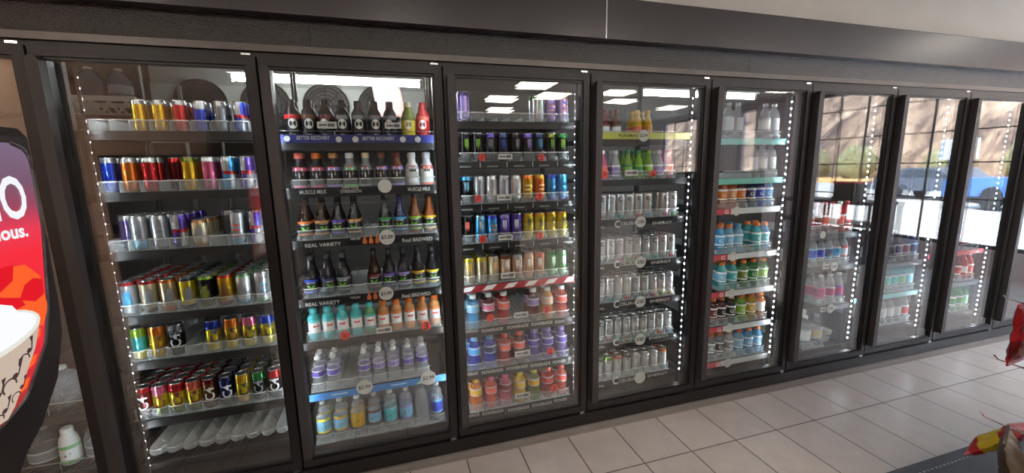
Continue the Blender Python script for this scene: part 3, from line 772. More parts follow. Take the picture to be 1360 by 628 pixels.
def shelf(dk, sk, z, lanes, pitch, label, strip=None, style='track', dep=.56, sh=.036):
    a, b = BAY[dk]; cx = (a + b) / 2; hw = (b - a) / 2 - .017
    t = empty('shelf', (cx, .14, z)); tag(t, label, 'shelf')
    mb = MB()
    mb.box(-hw, .0, -.012, hw, .012, -.004, WIRE); mb.box(-hw, dep - .012, -.012, hw, dep, -.004, WIRE)
    for x in (-hw, hw - .01): mb.box(x, 0, -.014, x + .01, dep, -.002, DARK)
    n = 44
    for i in range(n + 1):
        x = -hw + 2 * hw * i / n; mb.box(x - .002, 0, -.005, x + .002, dep, -.001, RAIL)
    mb.obj('deck', t)
    mb = MB(); mb.box(-hw, -.013, -sh, hw, -.002, .002, RAIL); mb.obj('front_rail', t)
    if strip:
        so = STRIPOFF.get('%d.%d' % (dk, sk), -.018); q0, q1 = so - .019, so + .019
        S_ = pm(strip[0], .4); mb = MB()
        if len(strip) == 1: mb.box(-hw, -.0155, q0, hw, -.013, q1, S_)
        elif strip[1] == 'slant':
            S2 = WHITE; n = 6
            mb.box(-hw, -.0155, q0, hw, -.013, q1, S_)
            for i in range(n):
                x = -hw + 2 * hw * (i + .35) / n; mb.face([(x, -.0165, -sh + .004), (x + .06, -.0165, -sh + .008), (x + .09, -.0165, 0), (x + .03, -.0165, -.004)], S2)
        elif strip[1] == 'split':
            S2 = pm(strip[2], .4); q = -hw + 2 * hw * .42
            mb.box(-hw, -.0155, q0, q, -.013, q1, S_); mb.box(q, -.0155, q0, hw, -.013, q1, S2)
        elif strip[1] == 'ticks':
            mb.box(-hw, -.0155, q0, hw, -.013, q1, S_)
            for i in range(5):
                x = -hw + 2 * hw * (i + .2) / 5; mb.box(x, -.0165, -sh + .006, x + .003, -.0155, -.002, OFFW); mb.box(x + .04, -.0165, -.028, x + .1, -.0155, -.02, pm(rgb(120, 124, 120), .5)); 
            mb.box(-hw, -.0165, -.03, -hw + .05, -.0155, -.015, pm(rgb(190, 190, 60), .5))
        elif strip[1] == 'bottles':
            mb.box(-hw, -.0155, q0, hw, -.013, q1, S_)
            for x in (-.12, .18):
                L_ = pm(rgb(180, 215, 200), .4); mb.face([(x, -.0165, -.03), (x + .05, -.0165, -.036), (x + .085, -.0165, -.004), (x + .045, -.0165, .002)], L_); mb.box(x - .13, -.0165, -.02, x - .05, -.0155, -.012, pm(rgb(170, 210, 240), .4))
        elif strip[1] == 'teas':
            mb.box(-hw, -.0155, q0, hw, -.013, q1, S_)
            for i in range(3):
                x = -.035 + .03 * i; O_ = pm(rgb(205, 110, 60), .4); mb.face([(x, -.0165, -sh + .004), (x + .02, -.0165, -sh + .004), (x + .02, -.0165, -.014), (x + .014, -.0165, .0), (x + .014, -.0165, .012), (x + .006, -.0165, .012), (x + .006, -.0165, 0), (x, -.0165, -.014)], O_)
        mb.obj('price_strip', t)
    if style == 'track':
        for X in lanes:
            link('track', track_mesh(pitch, dep - .03) if dk != 1 else track_mesh(pitch, dep - .03, .05, LIPW), t, (X - cx, .006, .0005))
    elif style == 'wire':
        mb = MB(); mb.tube([(-hw, .0, .055), (hw, .0, .055)], .0022, WIRE, 6)
        for x in (-hw, -hw / 3, hw / 3, hw): mb.tube([(x, .0, 0), (x, .0, .055)], .002, WIRE, 6)
        mb.obj('front_wire', t)
    return t

STRIPOFF = {'2.1': .018, '2.2': -.008, '3.6': -.004, '3.7': -.001, '3.8': -.005, '4.1': .02, '4.7': -.008}
SHELF = {}; REST = []; STUFFROW = {1: 4, 3: 2, 4: 2}
def clamp(dk, X, r):
    a, b = BAY[dk]; return min(max(X, a + .02 + r), b - .02 - r)

def stock(dk, sk, z, Xs, pitch, items, rows, noun, content, strip=None, style='track', front=.150, sh=.036):
    """items: one entry per lane: None or (look, partsfn args tuple, first_row)"""
    Xs = [min(max(X, BAY[dk][0] + .02 + pitch / 2), BAY[dk][1] - .02 - pitch / 2) for X in Xs]
    t = shelf(dk, sk, z, Xs, pitch, 'dark shelf of %s, %s shelf behind the %s glass door' % (content, SN[sk], DN[dk]), strip, style, sh=sh)
    SHELF['%d.%d' % (dk, sk)] = (t, z)
    for li, (X, it) in enumerate(zip(Xs, items)):
        if it is None: continue
        look, kind, args = it[:3]; r0 = it[3] if len(it) > 3 else 0; nr = it[4] if len(it) > 4 else rows
        can = kind in CANS
        for q in range(r0, nr):
            parts, lg, r = (can_parts if can else bottle_parts)(kind, *args)
            x = clamp(dk, X, r)
            dx = random.uniform(-.0003, .0003)
            y = front + .001 + r + q * (2 * r + .003)
            if y + r > .66: break
            if can and q >= STUFFROW.get(dk, 9):
                for pn, me in parts:
                    if pn != 'pull_tab': REST.append((me, (x + dx, y, z + .0025)))
                continue
            rz = random.uniform(-.25, .25) + (.25 if X < 1.0 else (-.25 if X > 2.4 else 0))
            lab = '%s %s, %s from left, %s row, %s shelf, %s glass door' % (look, noun, ORD[li], ['front', 'second', 'third', 'fourth', 'fifth', 'rearmost'][q], SN[sk], DN[dk])
            place('drink_can' if can else 'drink_bottle', parts, lg, (x + dx, y, z + .0025), rz, lab, 'can' if can else 'bottle', '%s on the %s shelf behind the %s glass door' % (content, SN[sk], DN[dk]), q == 0)

# ---- first door: cans -------------------------------------------------------------
def K(look, kind, base, top, bot, pat='plain', logo=None, *r): return (look, kind, (base, top, bot, pat, logo)) + r
stock(1, 1, 1.753, [.118, .189, .258, .332, .408, .485, .562, .639], .074,
  [None, None, K('gold', 'slim', 'gold', 'silver', 'gold'), K('gold', 'slim', 'gold', 'silver', 'gold'), K('red', 'slim', 'red', 'silver', 'red'), K('blue', 'slim', 'blue', 'silver', 'blue', 'fade'), K('grey', 'slim', 'grey', 'silver', 'grey'), K('blue and silver', 'slim', 'blue', 'silver', 'blue', 'quad')], 2, 'slim can', 'small energy cans')
stock(1, 2, 1.494, [.115, .188, .262, .335, .410, .487, .563, .640], .074,
  [K('blue', 'sleek', 'blue', 'silver', 'blue'), K('orange', 'sleek', 'orange', 'silver', 'orange'), K('red', 'sleek', 'red', 'silver', 'red'), K('dark red', 'sleek', 'darkred', 'red', 'darkred', 'plain', None, 1), K('gold', 'sleek', 'gold', 'olive', 'gold'), K('pink', 'sleek', 'pink', 'silver', 'pink'), K('sky blue', 'sleek', 'cyan', 'silver', 'blue', 'quad'), K('purple blue', 'sleek', 'purple', 'silver', 'blue', 'quad')], 2, 'sleek can', 'coloured energy cans')
stock(1, 3, 1.236, [.109, .184, .262, .338, .415, .493, .570, .647], .075,
  [K('lilac', 'tall', 'lilac', 'silver', 'silver', 'plain', ('stripe', 'purple'), 1), K('silver blue', 'tall', 'silver', 'silver', 'lightblue', 'fade'), K('plain silver', 'tall', 'silver', 'silver', 'silver', 'plain', ('stripe', 'grey')), K('silver purple', 'tall', 'purple', 'silver', 'purple', 'quad'), K('cream', 'short', 'cream', 'tan', 'tan', 'panel', ('print', 'grey')), K('silver', 'tall', 'grey', 'silver', 'silver', 'plain', None, 2), K('silver red-logo', 'sleek', 'silver', 'silver', 'lightblue', 'plain', ('stripe', 'red')), K('deep blue', 'sleek', 'blue', 'silver', 'purple', 'quad')], 4, 'can', 'silver energy cans')
stock(1, 4, .940, [.104, .179, .255, .331, .408, .485, .562, .640], .0755,
  [K('white-blue', 'tall', 'silver', 'red', 'silver', 'panel', ('print', 'cyan')), K('cream', 'tall', 'cream', 'red', 'darkred', 'panel', ('print', 'grey')), K('beige', 'tall', 'beige', 'orange', 'orange', 'panel', ('print', 'grey')), K('yellow-blue', 'tall', 'yellow', 'navy', 'navy', 'panel', ('print', 'grey')), K('black', 'tall', 'black', 'lime', 'olive', 'panel', ('print', 'olive')), K('yellow-red', 'tall', 'gold', 'red', 'darkred', 'panel', ('print', 'brown')), K('white-green', 'tall', 'white', 'mint', 'lightblue', 'panel', ('print', 'grey')), K('silver-white', 'tall', 'silver', 'white', 'mint', 'plain', ('stripe', 'cyan'))], 6, 'tall can', 'tall energy cans in long rows')
stock(1, 5, .720, [.109, .183, .257, .331, .408, .486, .563, .642], .075,
  [K('yellow-teal', 'tall', 'teal', 'lime', 'yellow', 'fade'), K('orange', 'tall', 'gold', 'orange', 'gold', 'fade', ('C4', 'brown')), K('black', 'tall', 'black', 'grey', 'black', 'fade', ('C4', 'silver')), K('brown', 'tall', 'brown', 'brown', 'brown', 'plain', None, 3, 4), K('blue-yellow', 'tall', 'yellow', 'blue', 'yellow', 'fade', ('C4', 'navy')), K('amber', 'tall', 'gold', 'orange', 'yellow', 'fade', ('C4', 'black')), K('pink-yellow', 'tall', 'yellow', 'pink', 'yellow', 'fade', ('C4', 'black')), K('blue-topped yellow', 'tall', 'yellow', 'blue', 'yellow', 'fade', ('C4', 'black'))], 1, 'tall can', 'bright energy cans')
stock(1, 6, .428, [.090, .156, .224, .293, .361, .430, .502, .574, .646], .069,
  [K('red-white', 'tall', 'darkred', 'red', 'silver', 'plain', ('C4', 'white')), K('pink-yellow', 'tall', 'yellow', 'pink', 'olive', 'fade', ('C4', 'darkred')), K('red-yellow', 'tall', 'yellow', 'red', 'olive', 'fade', ('C4', 'darkred')), K('rose-yellow', 'tall', 'yellow', 'coral', 'olive', 'fade', ('C4', 'darkred')), K('rust brown', 'tall', 'brown', 'darkred', 'brown', 'plain', ('C4', 'white')), K('navy', 'tall', 'navy', 'navy', 'black', 'plain', ('C4', 'white')), K('yellow', 'tall', 'yellow', 'gold', 'gold', 'fade', ('C4', 'black')), K('black-green', 'tall', 'black', 'green', 'black', 'fade', ('C4', 'grey')), K('black-red', 'tall', 'black', 'red', 'black', 'fade', ('C4', 'white'))], 4, 'tall can', 'energy cans in long rows')
# nine empty clear trays on the floor of the first bay
def tray_mesh():
    mb = MB(); T_ = pm(rgb(240, 244, 245), .3, 0, .92); h = .031
    def gf(u, v):
        a = PI * (u - .5) * 1.15; yy = .42 * v; q = 1 - .25 * (1 - min(1, v * 8)) ** 2
        return (h * math.sin(a) * 1.05 * q, yy, .046 - .046 * math.cos(a) ** .6 * (1 if v > .0 else .6) + .0) if abs(a) < PI / 2 else (h * 1.05 * math.copysign(1, a) * q, yy, .046 + .02 * (abs(a) - PI / 2))
    mb.grid(gf, 12, 10, T_)
    pts = [(-.033, .42, .05), (-.033, .03, .05), (-.024, .006, .048), (0, -.002, .046), (.024, .006, .048), (.033, .03, .05), (.033, .42, .05)]
    mb.tube(pts, .0028, OFFW, 6)
    for k in range(6): mb.tube([(-.03, .06 + .06 * k, .036), (-.02, .06 + .06 * k, .012), (0, .06 + .06 * k, .004), (.02, .06 + .06 * k, .012), (.03, .06 + .06 * k, .036)], .0014, OFFW, 4)
    return mb.mesh('can_tray', 60)
TM = tray_mesh()
a_, b_ = BAY[1]
t = shelf(1, 7, .203, [], .07, 'dark bottom shelf of empty clear trays behind the first glass door', style='none')
for i in range(9):
    o = link('can_tray', TM, None, (.105 + .0685 * i, .165, .2065)); tag(o, 'empty clear plastic can tray, %s from left on the bottom shelf, first glass door' % ORD[i], 'tray', 'empty can trays on the bottom shelf')

# ---- second door: bottles ---------------------------------------------------------
def Bt(look, kind, body, al, cap, label, band, art=None, *r): return (look, kind, (body, al, cap, label, band, art)) + r
X9 = [.862 + .0762 * i for i in range(9)]
stock(2, 1, 1.705, [.852, .925, 1.0, 1.075, 1.15, 1.225, 1.30, 1.39, 1.463], .075,
  [Bt('red-based black', 'shake', 'black', 1, 'black', 'black', 'red', 'disc'), Bt('black', 'shake', 'black', 1, 'black', 'black', 'brown', 'disc'), Bt('dark red', 'shake', 'black', 1, 'black', 'black', 'darkred', 'disc')] + [Bt('black', 'shake', 'black', 1, 'black', 'black', 'grey', 'disc')] * 4 + [Bt('yellow', 'shake', 'olive', 1, 'cream', 'yellow', 'olive', 'disc'), Bt('red', 'shake', 'red', 1, 'red', 'red', 'coral', 'disc')],
  2, 'shake bottle', 'protein shake bottles', (rgb(36, 44, 112),), 'wire')
stock(2, 2, 1.482, X9, .076,
  [Bt('pink-capped', 'sleeve', 'black', 1, 'coral', 'black', 'pink', 'shield'), Bt('orange-capped', 'sleeve', 'black', 1, 'orange', 'black', 'pink', 'shield'), Bt('rust-capped', 'sleeve', 'black', 1, 'tan', 'black', 'lilac', 'shield'), Bt('white-capped', 'sleeve', 'grey', 1, 'white', 'black', 'mint', 'shield'), Bt('yellow-capped', 'sleeve', 'grey', 1, 'cream', 'black', 'grey', 'shield'), Bt('brown-capped', 'sleeve', 'black', 1, 'brown', 'black', 'lilac', 'shield'), Bt('red-brown', 'sleeve', 'brown', 1, 'darkred', 'black', 'lilac', 'shield'), Bt('white', 'sleeve', 'white', 1, 'white', 'white', 'silver', 'shield'), Bt('white silver', 'sleeve', 'silver', 1, 'silver', 'white', 'coral', 'shield')],
  2, 'shake bottle', 'sleeved protein bottles', (rgb(16, 16, 18),))
tea = lambda look, band, body='steeped', *r: Bt(look, 'tea', body, .85, 'black', 'black', band, 'leaf', *r)
stock(2, 3, 1.236, X9, .076, [tea('orange-banded', 'orange'), tea('amber', 'tan'), tea('purple-banded', 'purple', 'black'), tea('brown', 'tan', 'black'), None, tea('green-banded', 'green', 'black'), tea('blue-banded', 'cyan', 'navy'), tea('lime-banded', 'lime', 'amber'), tea('yellow-banded', 'gold', 'amber')],
  2, 'tea bottle', 'iced tea bottles', (rgb(16, 16, 18), 'teas'))
stock(2, 4, .940, X9, .076, [tea('blue-banded', 'blue', 'black'), tea('deep blue', 'navy', 'black'), tea('plain dark', 'grey', 'black'), None, tea('red-banded', 'darkred'), tea('purple-banded', 'purple', 'black'), tea('violet', 'lilac', 'black'), tea('yellow-banded', 'gold', 'black'), tea('lime-banded', 'yellow', 'black')],
  2, 'tea bottle', 'iced tea bottles', (rgb(16, 16, 18), 'teas'))
X10 = [.855 + .0685 * i for i in range(10)]
jt = lambda look: Bt(look, 'juice', 'teal', .9, 'teal', 'white', 'teal', 'word'); jo = lambda look: Bt(look, 'juice', 'tan', .85, 'orange', 'white', 'orange', 'word')
stock(2, 5, .710, X10, .068, [jt('teal-capped')] * 4 + [Bt('pale teal-capped', 'juice', 'mint', .7, 'teal', 'white', 'teal', 'word')] + [jo('orange-capped')] * 5, 1, 'juice bottle', 'teal and orange capped bottles')
water = lambda band, art='swoosh': Bt('clear' if band != 'purple' else 'purple-labelled', 'sportcap', 'silver', .2, 'white', 'purple' if band == 'purple' else 'lilac', 'silver', art)
stock(2, 6, .430, [.852, .925, 1.002, 1.08, 1.156, 1.232, 1.311, 1.388], .077, [water('purple'), water('purple'), None, water('purple'), water('silver'), water('silver'), water('purple'), water('purple')],
  3, 'sport water bottle', 'purple labelled water bottles', (rgb(60, 130, 205), 'bottles'))
sw = lambda look, lab, band, body='silver', al=.26: Bt(look, 'soda', body, al, 'white', lab, band, 'swoosh')
stock(2, 7, .130, [.852, .937, 1.024, 1.111, 1.197, 1.283, 1.370, 1.456], .087, [sw('yellow-labelled', 'lightblue', 'yellow'), sw('lemon-labelled', 'lightblue', 'gold'), sw('gold-filled', 'gold', 'gold'), sw('red-banded', 'lightblue', 'darkred'), sw('blue-green', 'teal', 'lightblue'), sw('pale blue', 'lightblue', 'lilac'), Bt('plain clear', 'soda', 'silver', .24, 'grey', None, 'silver', None), sw('blue-labelled', 'blue', 'lightblue')],
  2, 'water bottle', 'clear flavoured water bottles')

# ---- third door -------------------------------------------------------------------
X3 = [1.676 + .0708 * i for i in range(9)]
T_ = lambda look, base, top, bot, logo=None, pat='plain', *r: K(look, 'tall', base, top, bot, pat, logo, *r)
stock(3, 1, 1.812, X3, .071, [T_('violet', 'lilac', 'purple', 'lilac')] + [None] * 5 + [T_('green', 'silver', 'green', 'silver', ('claw', 'green')), T_('purple-orange', 'lilac', 'tan', 'lilac', ('stripe', 'orange')), T_('orange', 'lilac', 'orange', 'silver', ('stripe', 'orange'))], 2, 'tall can', 'a few tall cans')
stock(3, 2, 1.603, X3, .071, [T_('black green-claw', 'black', 'black', 'black', ('claw', 'lime')), T_('black lime-claw', 'black', 'black', 'black', ('claw', 'lime')), T_('black', 'black', 'purple', 'black', ('claw', 'grey')), T_('dark blue', 'black', 'navy', 'black', ('claw', 'blue')), T_('black grey-claw', 'black', 'black', 'black', ('claw', 'grey')), T_('black purple', 'black', 'purple', 'black', ('claw', 'lilac')), T_('blue-claw', 'black', 'navy', 'black', ('claw', 'cyan')), T_('green-edged black', 'black', 'olive', 'black', ('claw', 'lime')), T_('bright green-claw', 'black', 'green', 'black', ('claw', 'lime'))], 4, 'can', 'black energy cans', (rgb(16, 16, 18), 'ticks'))
stock(3, 3, 1.376, X3, .071, [T_('black-blue', 'black', 'cyan', 'black', ('claw', 'lightblue')), T_('silver', 'silver', 'silver', 'silver', ('claw', 'grey')), T_('pale silver', 'white', 'silver', 'silver', ('claw', 'grey')), T_('grey silver', 'silver', 'grey', 'silver', ('claw', 'grey')), T_('white silver', 'white', 'silver', 'grey', ('claw', 'silver')), T_('orange-gold', 'gold', 'orange', 'brown', ('stripe', 'cream')), T_('copper', 'orange', 'gold', 'brown', ('stripe', 'cream')), T_('blue', 'cyan', 'blue', 'blue', ('stripe', 'navy')), T_('bright blue', 'cyan', 'cyan', 'blue', ('stripe', 'navy'))], 3, 'can', 'silver and blue energy cans', (rgb(16, 16, 18), 'ticks'))
stock(3, 4, 1.159, X3, .071, [T_('black-pink', 'black', 'black', 'black', ('claw', 'coral')), T_('blue', 'cyan', 'lightblue', 'cyan', ('claw', 'white')), T_('blue-orange', 'cyan', 'blue', 'cyan', ('stripe', 'orange')), T_('purple', 'purple', 'lilac', 'purple', ('claw', 'white')), T_('violet', 'purple', 'purple', 'lilac', ('claw', 'white'))] + [T_('yellow', 'yellow', 'gold', 'yellow', ('claw', 'black'))] * 4, 3, 'can', 'blue and yellow energy cans', (rgb(16, 16, 18), 'ticks'))
stock(3, 5, .925, X3, .071, [T_('pale yellow', 'cream', 'yellow', 'cream', ('claw', 'gold')), T_('cream', 'cream', 'yellow', 'cream', ('claw', 'brown')), T_('ivory', 'cream', 'cream', 'cream', ('claw', 'tan')), T_('pale peach', 'peach', 'brown', 'peach', ('claw', 'white')), T_('peach', 'peach', 'silver', 'peach', ('claw', 'white')), T_('tan', 'tan', 'peach', 'tan', ('claw', 'white')), T_('salmon', 'tan', 'coral', 'silver', ('claw', 'white')), T_('mint', 'mint', 'green', 'mint', ('claw', 'white')), T_('green', 'mint', 'mint', 'mint', ('claw', 'white'))], 3, 'can', 'pastel energy cans', (rgb(170, 50, 60), 'slant'))
X7 = [1.69 + .0915 * i for i in range(7)]
sp = lambda look, body, cap='white', al=.46, band=None: Bt(look, 'sport', body, al, cap, band or body, 'white' if not band else 'silver', None)
PWR = (rgb(24, 20, 22),)
stock(3, 6, .660, X7, .09, [sp('bright blue', 'cyan', band='lightblue'), sp('dark red', 'darkred', band='pink'), sp('red', 'red', band='coral'), None, sp('purple', 'darkred', band='lilac'), sp('pale orange', 'tan', band='peach', al=.7), sp('coral', 'coral', band='coral')], 2, 'sports bottle', 'coloured sports drink bottles', PWR)
stock(3, 7, .402, X7, .09, [sp('blue', 'blue', 'lightblue', band='cyan'), sp('deep blue', 'blue', 'lightblue', band='navy'), sp('pink-red', 'red', 'coral', band='coral'), sp('rose', 'darkred', 'coral', band='coral'), sp('dark violet', 'purple', 'lilac', band='purple', al=.6), sp('violet', 'lilac', 'lilac', band='purple', al=.5), sp('pale violet', 'lilac', 'lilac', band='purple', al=.5)], 2, 'sports bottle', 'blue and red sports drink bottles', PWR)
stock(3, 8, .145, X7, .09, [sp('orange', 'orange', 'gold', band='gold'), sp('pink', 'coral', 'pink', band='coral'), sp('rose', 'pink', 'pink', band='darkred'), sp('yellow', 'gold', 'yellow', band='gold', al=.7), sp('pale yellow', 'olive', 'yellow', band='gold', al=.6), sp('red', 'red', 'coral', band='red'), sp('coral', 'coral', 'coral', band='coral')], 2, 'sports bottle', 'orange and red sports drink bottles', PWR)

# ---- fourth door ------------------------------------------------------------------
stock(4, 1, 1.722, [2.516, 2.588, 2.66, 2.732, 2.804, 2.876, 2.948], .072, [Bt('dark red', 'glass', 'darkred', .85, 'darkred', 'white', 'darkred', 'sheet'), Bt('red-brown', 'glass', 'brown', .85, 'darkred', 'white', 'brown', 'sheet'), None, Bt('amber', 'glass', 'gold', .8, 'gold', 'coral', 'gold', 'sheet'), Bt('gold-capped', 'glass', 'gold', .8, 'gold', 'tan', 'gold', 'sheet'), None, None], 2, 'tea bottle', 'glass tea bottles', (rgb(190, 190, 80),))
stock(4, 2, 1.486, [2.504, 2.59, 2.676, 2.748, 2.82, 2.895, 2.968], .075, [Bt('pink', 'glass', 'pink', .7, 'white', 'coral', 'pink', None), Bt('pale', 'glass', 'silver', .5, 'white', 'lilac', 'white', None), Bt('green', 'glass', 'lime', .7, 'green', 'lime', 'green', None), Bt('leaf green', 'glass', 'lime', .7, 'green', 'green', 'lime', None), Bt('lime', 'glass', 'lime', .6, 'lime', 'lime', 'white', None), Bt('clear', 'glass', 'silver', .4, 'white', 'lilac', 'white', None), Bt('rosy', 'glass', 'pink', .5, 'pink', 'coral', 'white', None)], 2, 'glass bottle', 'small glass bottles')
X4 = [2.502 + .0635 * i for i in range(9)]
cl = lambda look, top, bot: K(look, 'sleek', 'white', top, bot, 'plain', ('celsius', 'grey'))
tops = [('white', 'white', 'silver'), ('white-green', 'silver', 'mint'), ('white-red', 'white', 'coral'), ('white-orange', 'silver', 'tan'), ('white-blue', 'white', 'lightblue'), ('silver-white', 'silver', 'silver'), ('grey-white', 'white', 'grey'), ('white-teal', 'silver', 'teal'), ('white-pink', 'white', 'pink')]
for sk, z in ((3, 1.248), (4, .976), (5, .723), (6, .456)):
    its = [cl(*tops[(i * 2 + sk) % 9]) for i in range(9)]
    if sk == 3: its[6] = None
    stock(4, sk, z, X4, .0635, its, 4, 'slim can', 'white slim energy cans', (rgb(16, 16, 18),))
its = [cl('green-topped', 'green', 'white'), cl('lime-topped', 'lime', 'silver'), cl('red-topped', 'coral', 'white')] + [cl('grey-white', 'grey', 'silver')] + [cl('white', 'white', 'silver'), cl('pale silver', 'silver', 'white'), cl('silver-white', 'silver', 'silver'), cl('orange-topped', 'orange', 'lightblue')]
stock(4, 7, .198, [2.499 + .069 * i for i in range(8)], .069, its, 3, 'slim can', 'white slim energy cans', (rgb(24, 22, 24),))

# ---- fifth door -------------------------------------------------------------------
cb = lambda look, lab='silver', body='silver', cap='white', al=.35: Bt(look, 'soda', body, al, cap, lab, 'silver', None)
X6 = [3.414 + .076 * i for i in range(6)]
stock(5, 1, 1.726, X6, .075, [cb('clear'), cb('clear'), None, None, cb('frosted clear', 'white'), cb('clear')], 1, 'bottle', 'clear bottles', (rgb(120, 190, 190),))
stock(5, 2, 1.472, X6, .075, [None, None, None, cb('clear'), cb('frosted clear', 'white'), cb('clear')], 1, 'bottle', 'clear bottles', (rgb(120, 190, 180),))
sg = lambda look, body, cap='orange', lab=None: Bt(look, 'sportg', body, .52, cap, lab or body, 'white', 'bolt')
GS = (rgb(190, 70, 80), 'split', rgb(205, 210, 212))
stock(5, 3, 1.275, [3.405, 3.48, 3.555, 3.64, 3.715, 3.79], .075, [sg('orange', 'orange'), sg('amber', 'orange', lab='tan'), sg('brown', 'brown', lab='orange'), sg('dark blue', 'navy'), sg('blue', 'blue'), sg('sky blue', 'cyan')], 2, 'sports bottle', 'orange capped sports bottles', GS)
stock(5, 4, .966, [3.405, 3.482, 3.56, 3.64, 3.718, 3.792], .076, [sg('sky blue', 'cyan'), sg('pale blue', 'lightblue'), sg('light blue', 'lightblue', 'cyan'), None, sg('teal', 'teal'), sg('blue teal', 'cyan', lab='teal')], 2, 'sports bottle', 'light blue sports bottles', GS)
stock(5, 5, .707, [3.442, 3.534, 3.625, 3.717, 3.806], .09, [sg('teal blue', 'teal', lab='lightblue'), sg('teal', 'teal'), sg('dark green', 'green', lab='olive'), sg('green', 'green'), sg('bright green', 'green', lab='lime')], 2, 'sports bottle', 'green sports bottles', GS)
stock(5, 6, .456, [3.384, 3.456, 3.54, 3.63, 3.72, 3.806], .082, [sg('dark red', 'darkred', lab='darkred'), sg('wine red', 'darkred', lab='black'), sg('black', 'black'), sg('lime', 'lime'), sg('gold', 'gold'), sg('orange', 'orange', lab='white')], 2, 'sports bottle', 'dark and yellow sports bottles', GS)
stock(5, 7, .196, [3.384, 3.46, 3.545, 3.634, 3.72, 3.804], .085, [sg('grey', 'grey'), sg('dark grey', 'grey', lab='black'), sg('silver', 'silver', lab='grey'), sg('blue', 'lightblue'), sg('sky blue', 'cyan'), sg('bright blue', 'cyan', lab='lightblue')], 2, 'sports bottle', 'grey and blue sports bottles', GS)

# ---- sixth, seventh, eighth doors -------------------------------------------------
wb = lambda look, lab, cap, body='silver', band='silver', al=.4: Bt(look, 'soda', body, al, cap, lab, band, None)
DS = (rgb(60, 66, 72),)
stock(6, 1, 1.044, [4.2, 4.275, 4.35, 4.425, 4.5, 4.575], .075, [wb('red', 'red', 'red', 'darkred', 'white', .9), wb('dark red', 'darkred', 'red', 'darkred', 'white', .9), wb('red', 'coral', 'red', 'darkred', 'white', .9), wb('white-red', 'white', 'red', 'darkred', 'red', .9), wb('pale red', 'coral', 'white', 'red', 'white', .8), wb('bright red', 'red', 'red', 'red', 'white', .9)], 1, 'soda bottle', 'red soda bottles', DS)
stock(6, 2, .800, [4.26, 4.338, 4.416, 4.495, 4.572], .077, [wb('blue-capped', 'blue', 'blue', band='lightblue'), wb('blue', 'blue', 'blue'), wb('dark blue', 'navy', 'blue', band='lightblue'), wb('blue-labelled', 'cyan', 'blue'), wb('red-banded', 'silver', 'blue', band='red')], 2, 'water bottle', 'blue capped water bottles', DS)
stock(6, 3, .488, [4.386, 4.484, 4.575], .085, [wb('pink-labelled', 'magenta', 'white', band='pink'), wb('magenta', 'magenta', 'white'), wb('purple', 'magenta', 'white', band='purple')], 2, 'water bottle', 'pink labelled water bottles', DS)
stock(6, 4, .151, [4.281, 4.398], .1, [Bt('large clear', 'big', 'silver', .3, 'white', 'white', 'silver', 'sheet'), Bt('large pale', 'big', 'silver', .3, 'white', 'cream', 'silver', 'sheet')], 2, 'water bottle', 'large clear water bottles')
stock(7, 1, .766, [5.10, 5.187, 5.274, 5.361], .085, [wb('dark', 'black', 'grey', 'navy', 'grey', .85), wb('black', 'navy', 'black', 'black', 'silver', .85), wb('dark red', 'darkred', 'grey', 'navy', 'silver', .85), wb('dark blue', 'navy', 'black', 'navy', 'lightblue', .85)], 2, 'soda bottle', 'dark soda bottles', DS)
stock(7, 2, .512, [5.10, 5.187, 5.274, 5.361], .085, [wb('teal', 'teal', 'white', 'teal'), wb('pale teal', 'teal', 'teal', 'lightblue'), wb('aqua', 'mint', 'white', 'teal'), wb('blue-green', 'lightblue', 'teal', 'teal')], 2, 'water bottle', 'teal water bottles', (rgb(120, 190, 200),))
stock(7, 3, .237, [5.10, 5.187, 5.274, 5.361], .085, [wb('clear', 'silver', 'white'), wb('clear', 'white', 'white'), wb('clear', 'silver', 'grey'), wb('red-labelled', 'red', 'red', 'silver')], 2, 'water bottle', 'clear water bottles')
stock(8, 1, .802, [5.965, 6.055, 6.135], .085, [wb('dark', 'black', 'black', 'navy', 'red', .85), wb('black', 'black', 'red', 'black', 'silver', .85), wb('dark grey', 'grey', 'black', 'black', 'red', .85)], 2, 'soda bottle', 'dark soda bottles', (rgb(200, 60, 70),))
stock(8, 2, .523, [5.97, 6.06, 6.135], .085, [wb('red', 'red', 'red', 'darkred', 'white', .9), wb('white-red', 'white', 'red', 'red', 'red', .8), wb('red-white', 'red', 'white', 'red', 'white', .9)], 2, 'soda bottle', 'red and white soda bottles', DS)
stock(8, 3, .242, [5.97, 6.06, 6.135], .085, [wb('green', 'green', 'green', 'green', 'white', .8), wb('dark green', 'green', 'black', 'green', 'silver', .85), wb('grey-green', 'mint', 'green', 'green', 'silver', .6)], 2, 'soda bottle', 'green soda bottles')

# ---- half hidden door at the left -------------------------------------------------
t = shelf(0, 6, .52, [], .08, 'dark shelf of clear jugs behind the half hidden glass door', style='wire')
t = shelf(0, 8, .235, [], .08, 'dark shelf of milk bottles behind the half hidden glass door', style='wire')
def one(name, kind, args, loc, label, cat='bottle'):
    p, lg, r = bottle_parts(kind, *args); return place(name, p, lg, loc, 0, label, cat, None, True)
JG = ('silver', .3, 'grey', 'white', 'silver', None)
one('drink_bottle', 'jug', JG, (-.10, .24, .5225), 'clear round jug beside the door frame, upper shelf, half hidden glass door')
one('drink_bottle', 'jug', ('silver', .3, 'white', None, 'silver', None), (-.24, .25, .5225), 'clear unlabelled jug near the dispenser, upper shelf, half hidden glass door')
one('drink_bottle', 'jug', ('silver', .3, 'grey', None, 'silver', None), (-.17, .40, .5225), 'clear jug at the back of the upper shelf, half hidden glass door')
one('drink_bottle', 'dairy', ('white', 1, 'white', 'white', 'mint', 'swoosh'), (-.245, .22, .2375), 'white milk bottle with white cap, lower shelf, half hidden glass door')
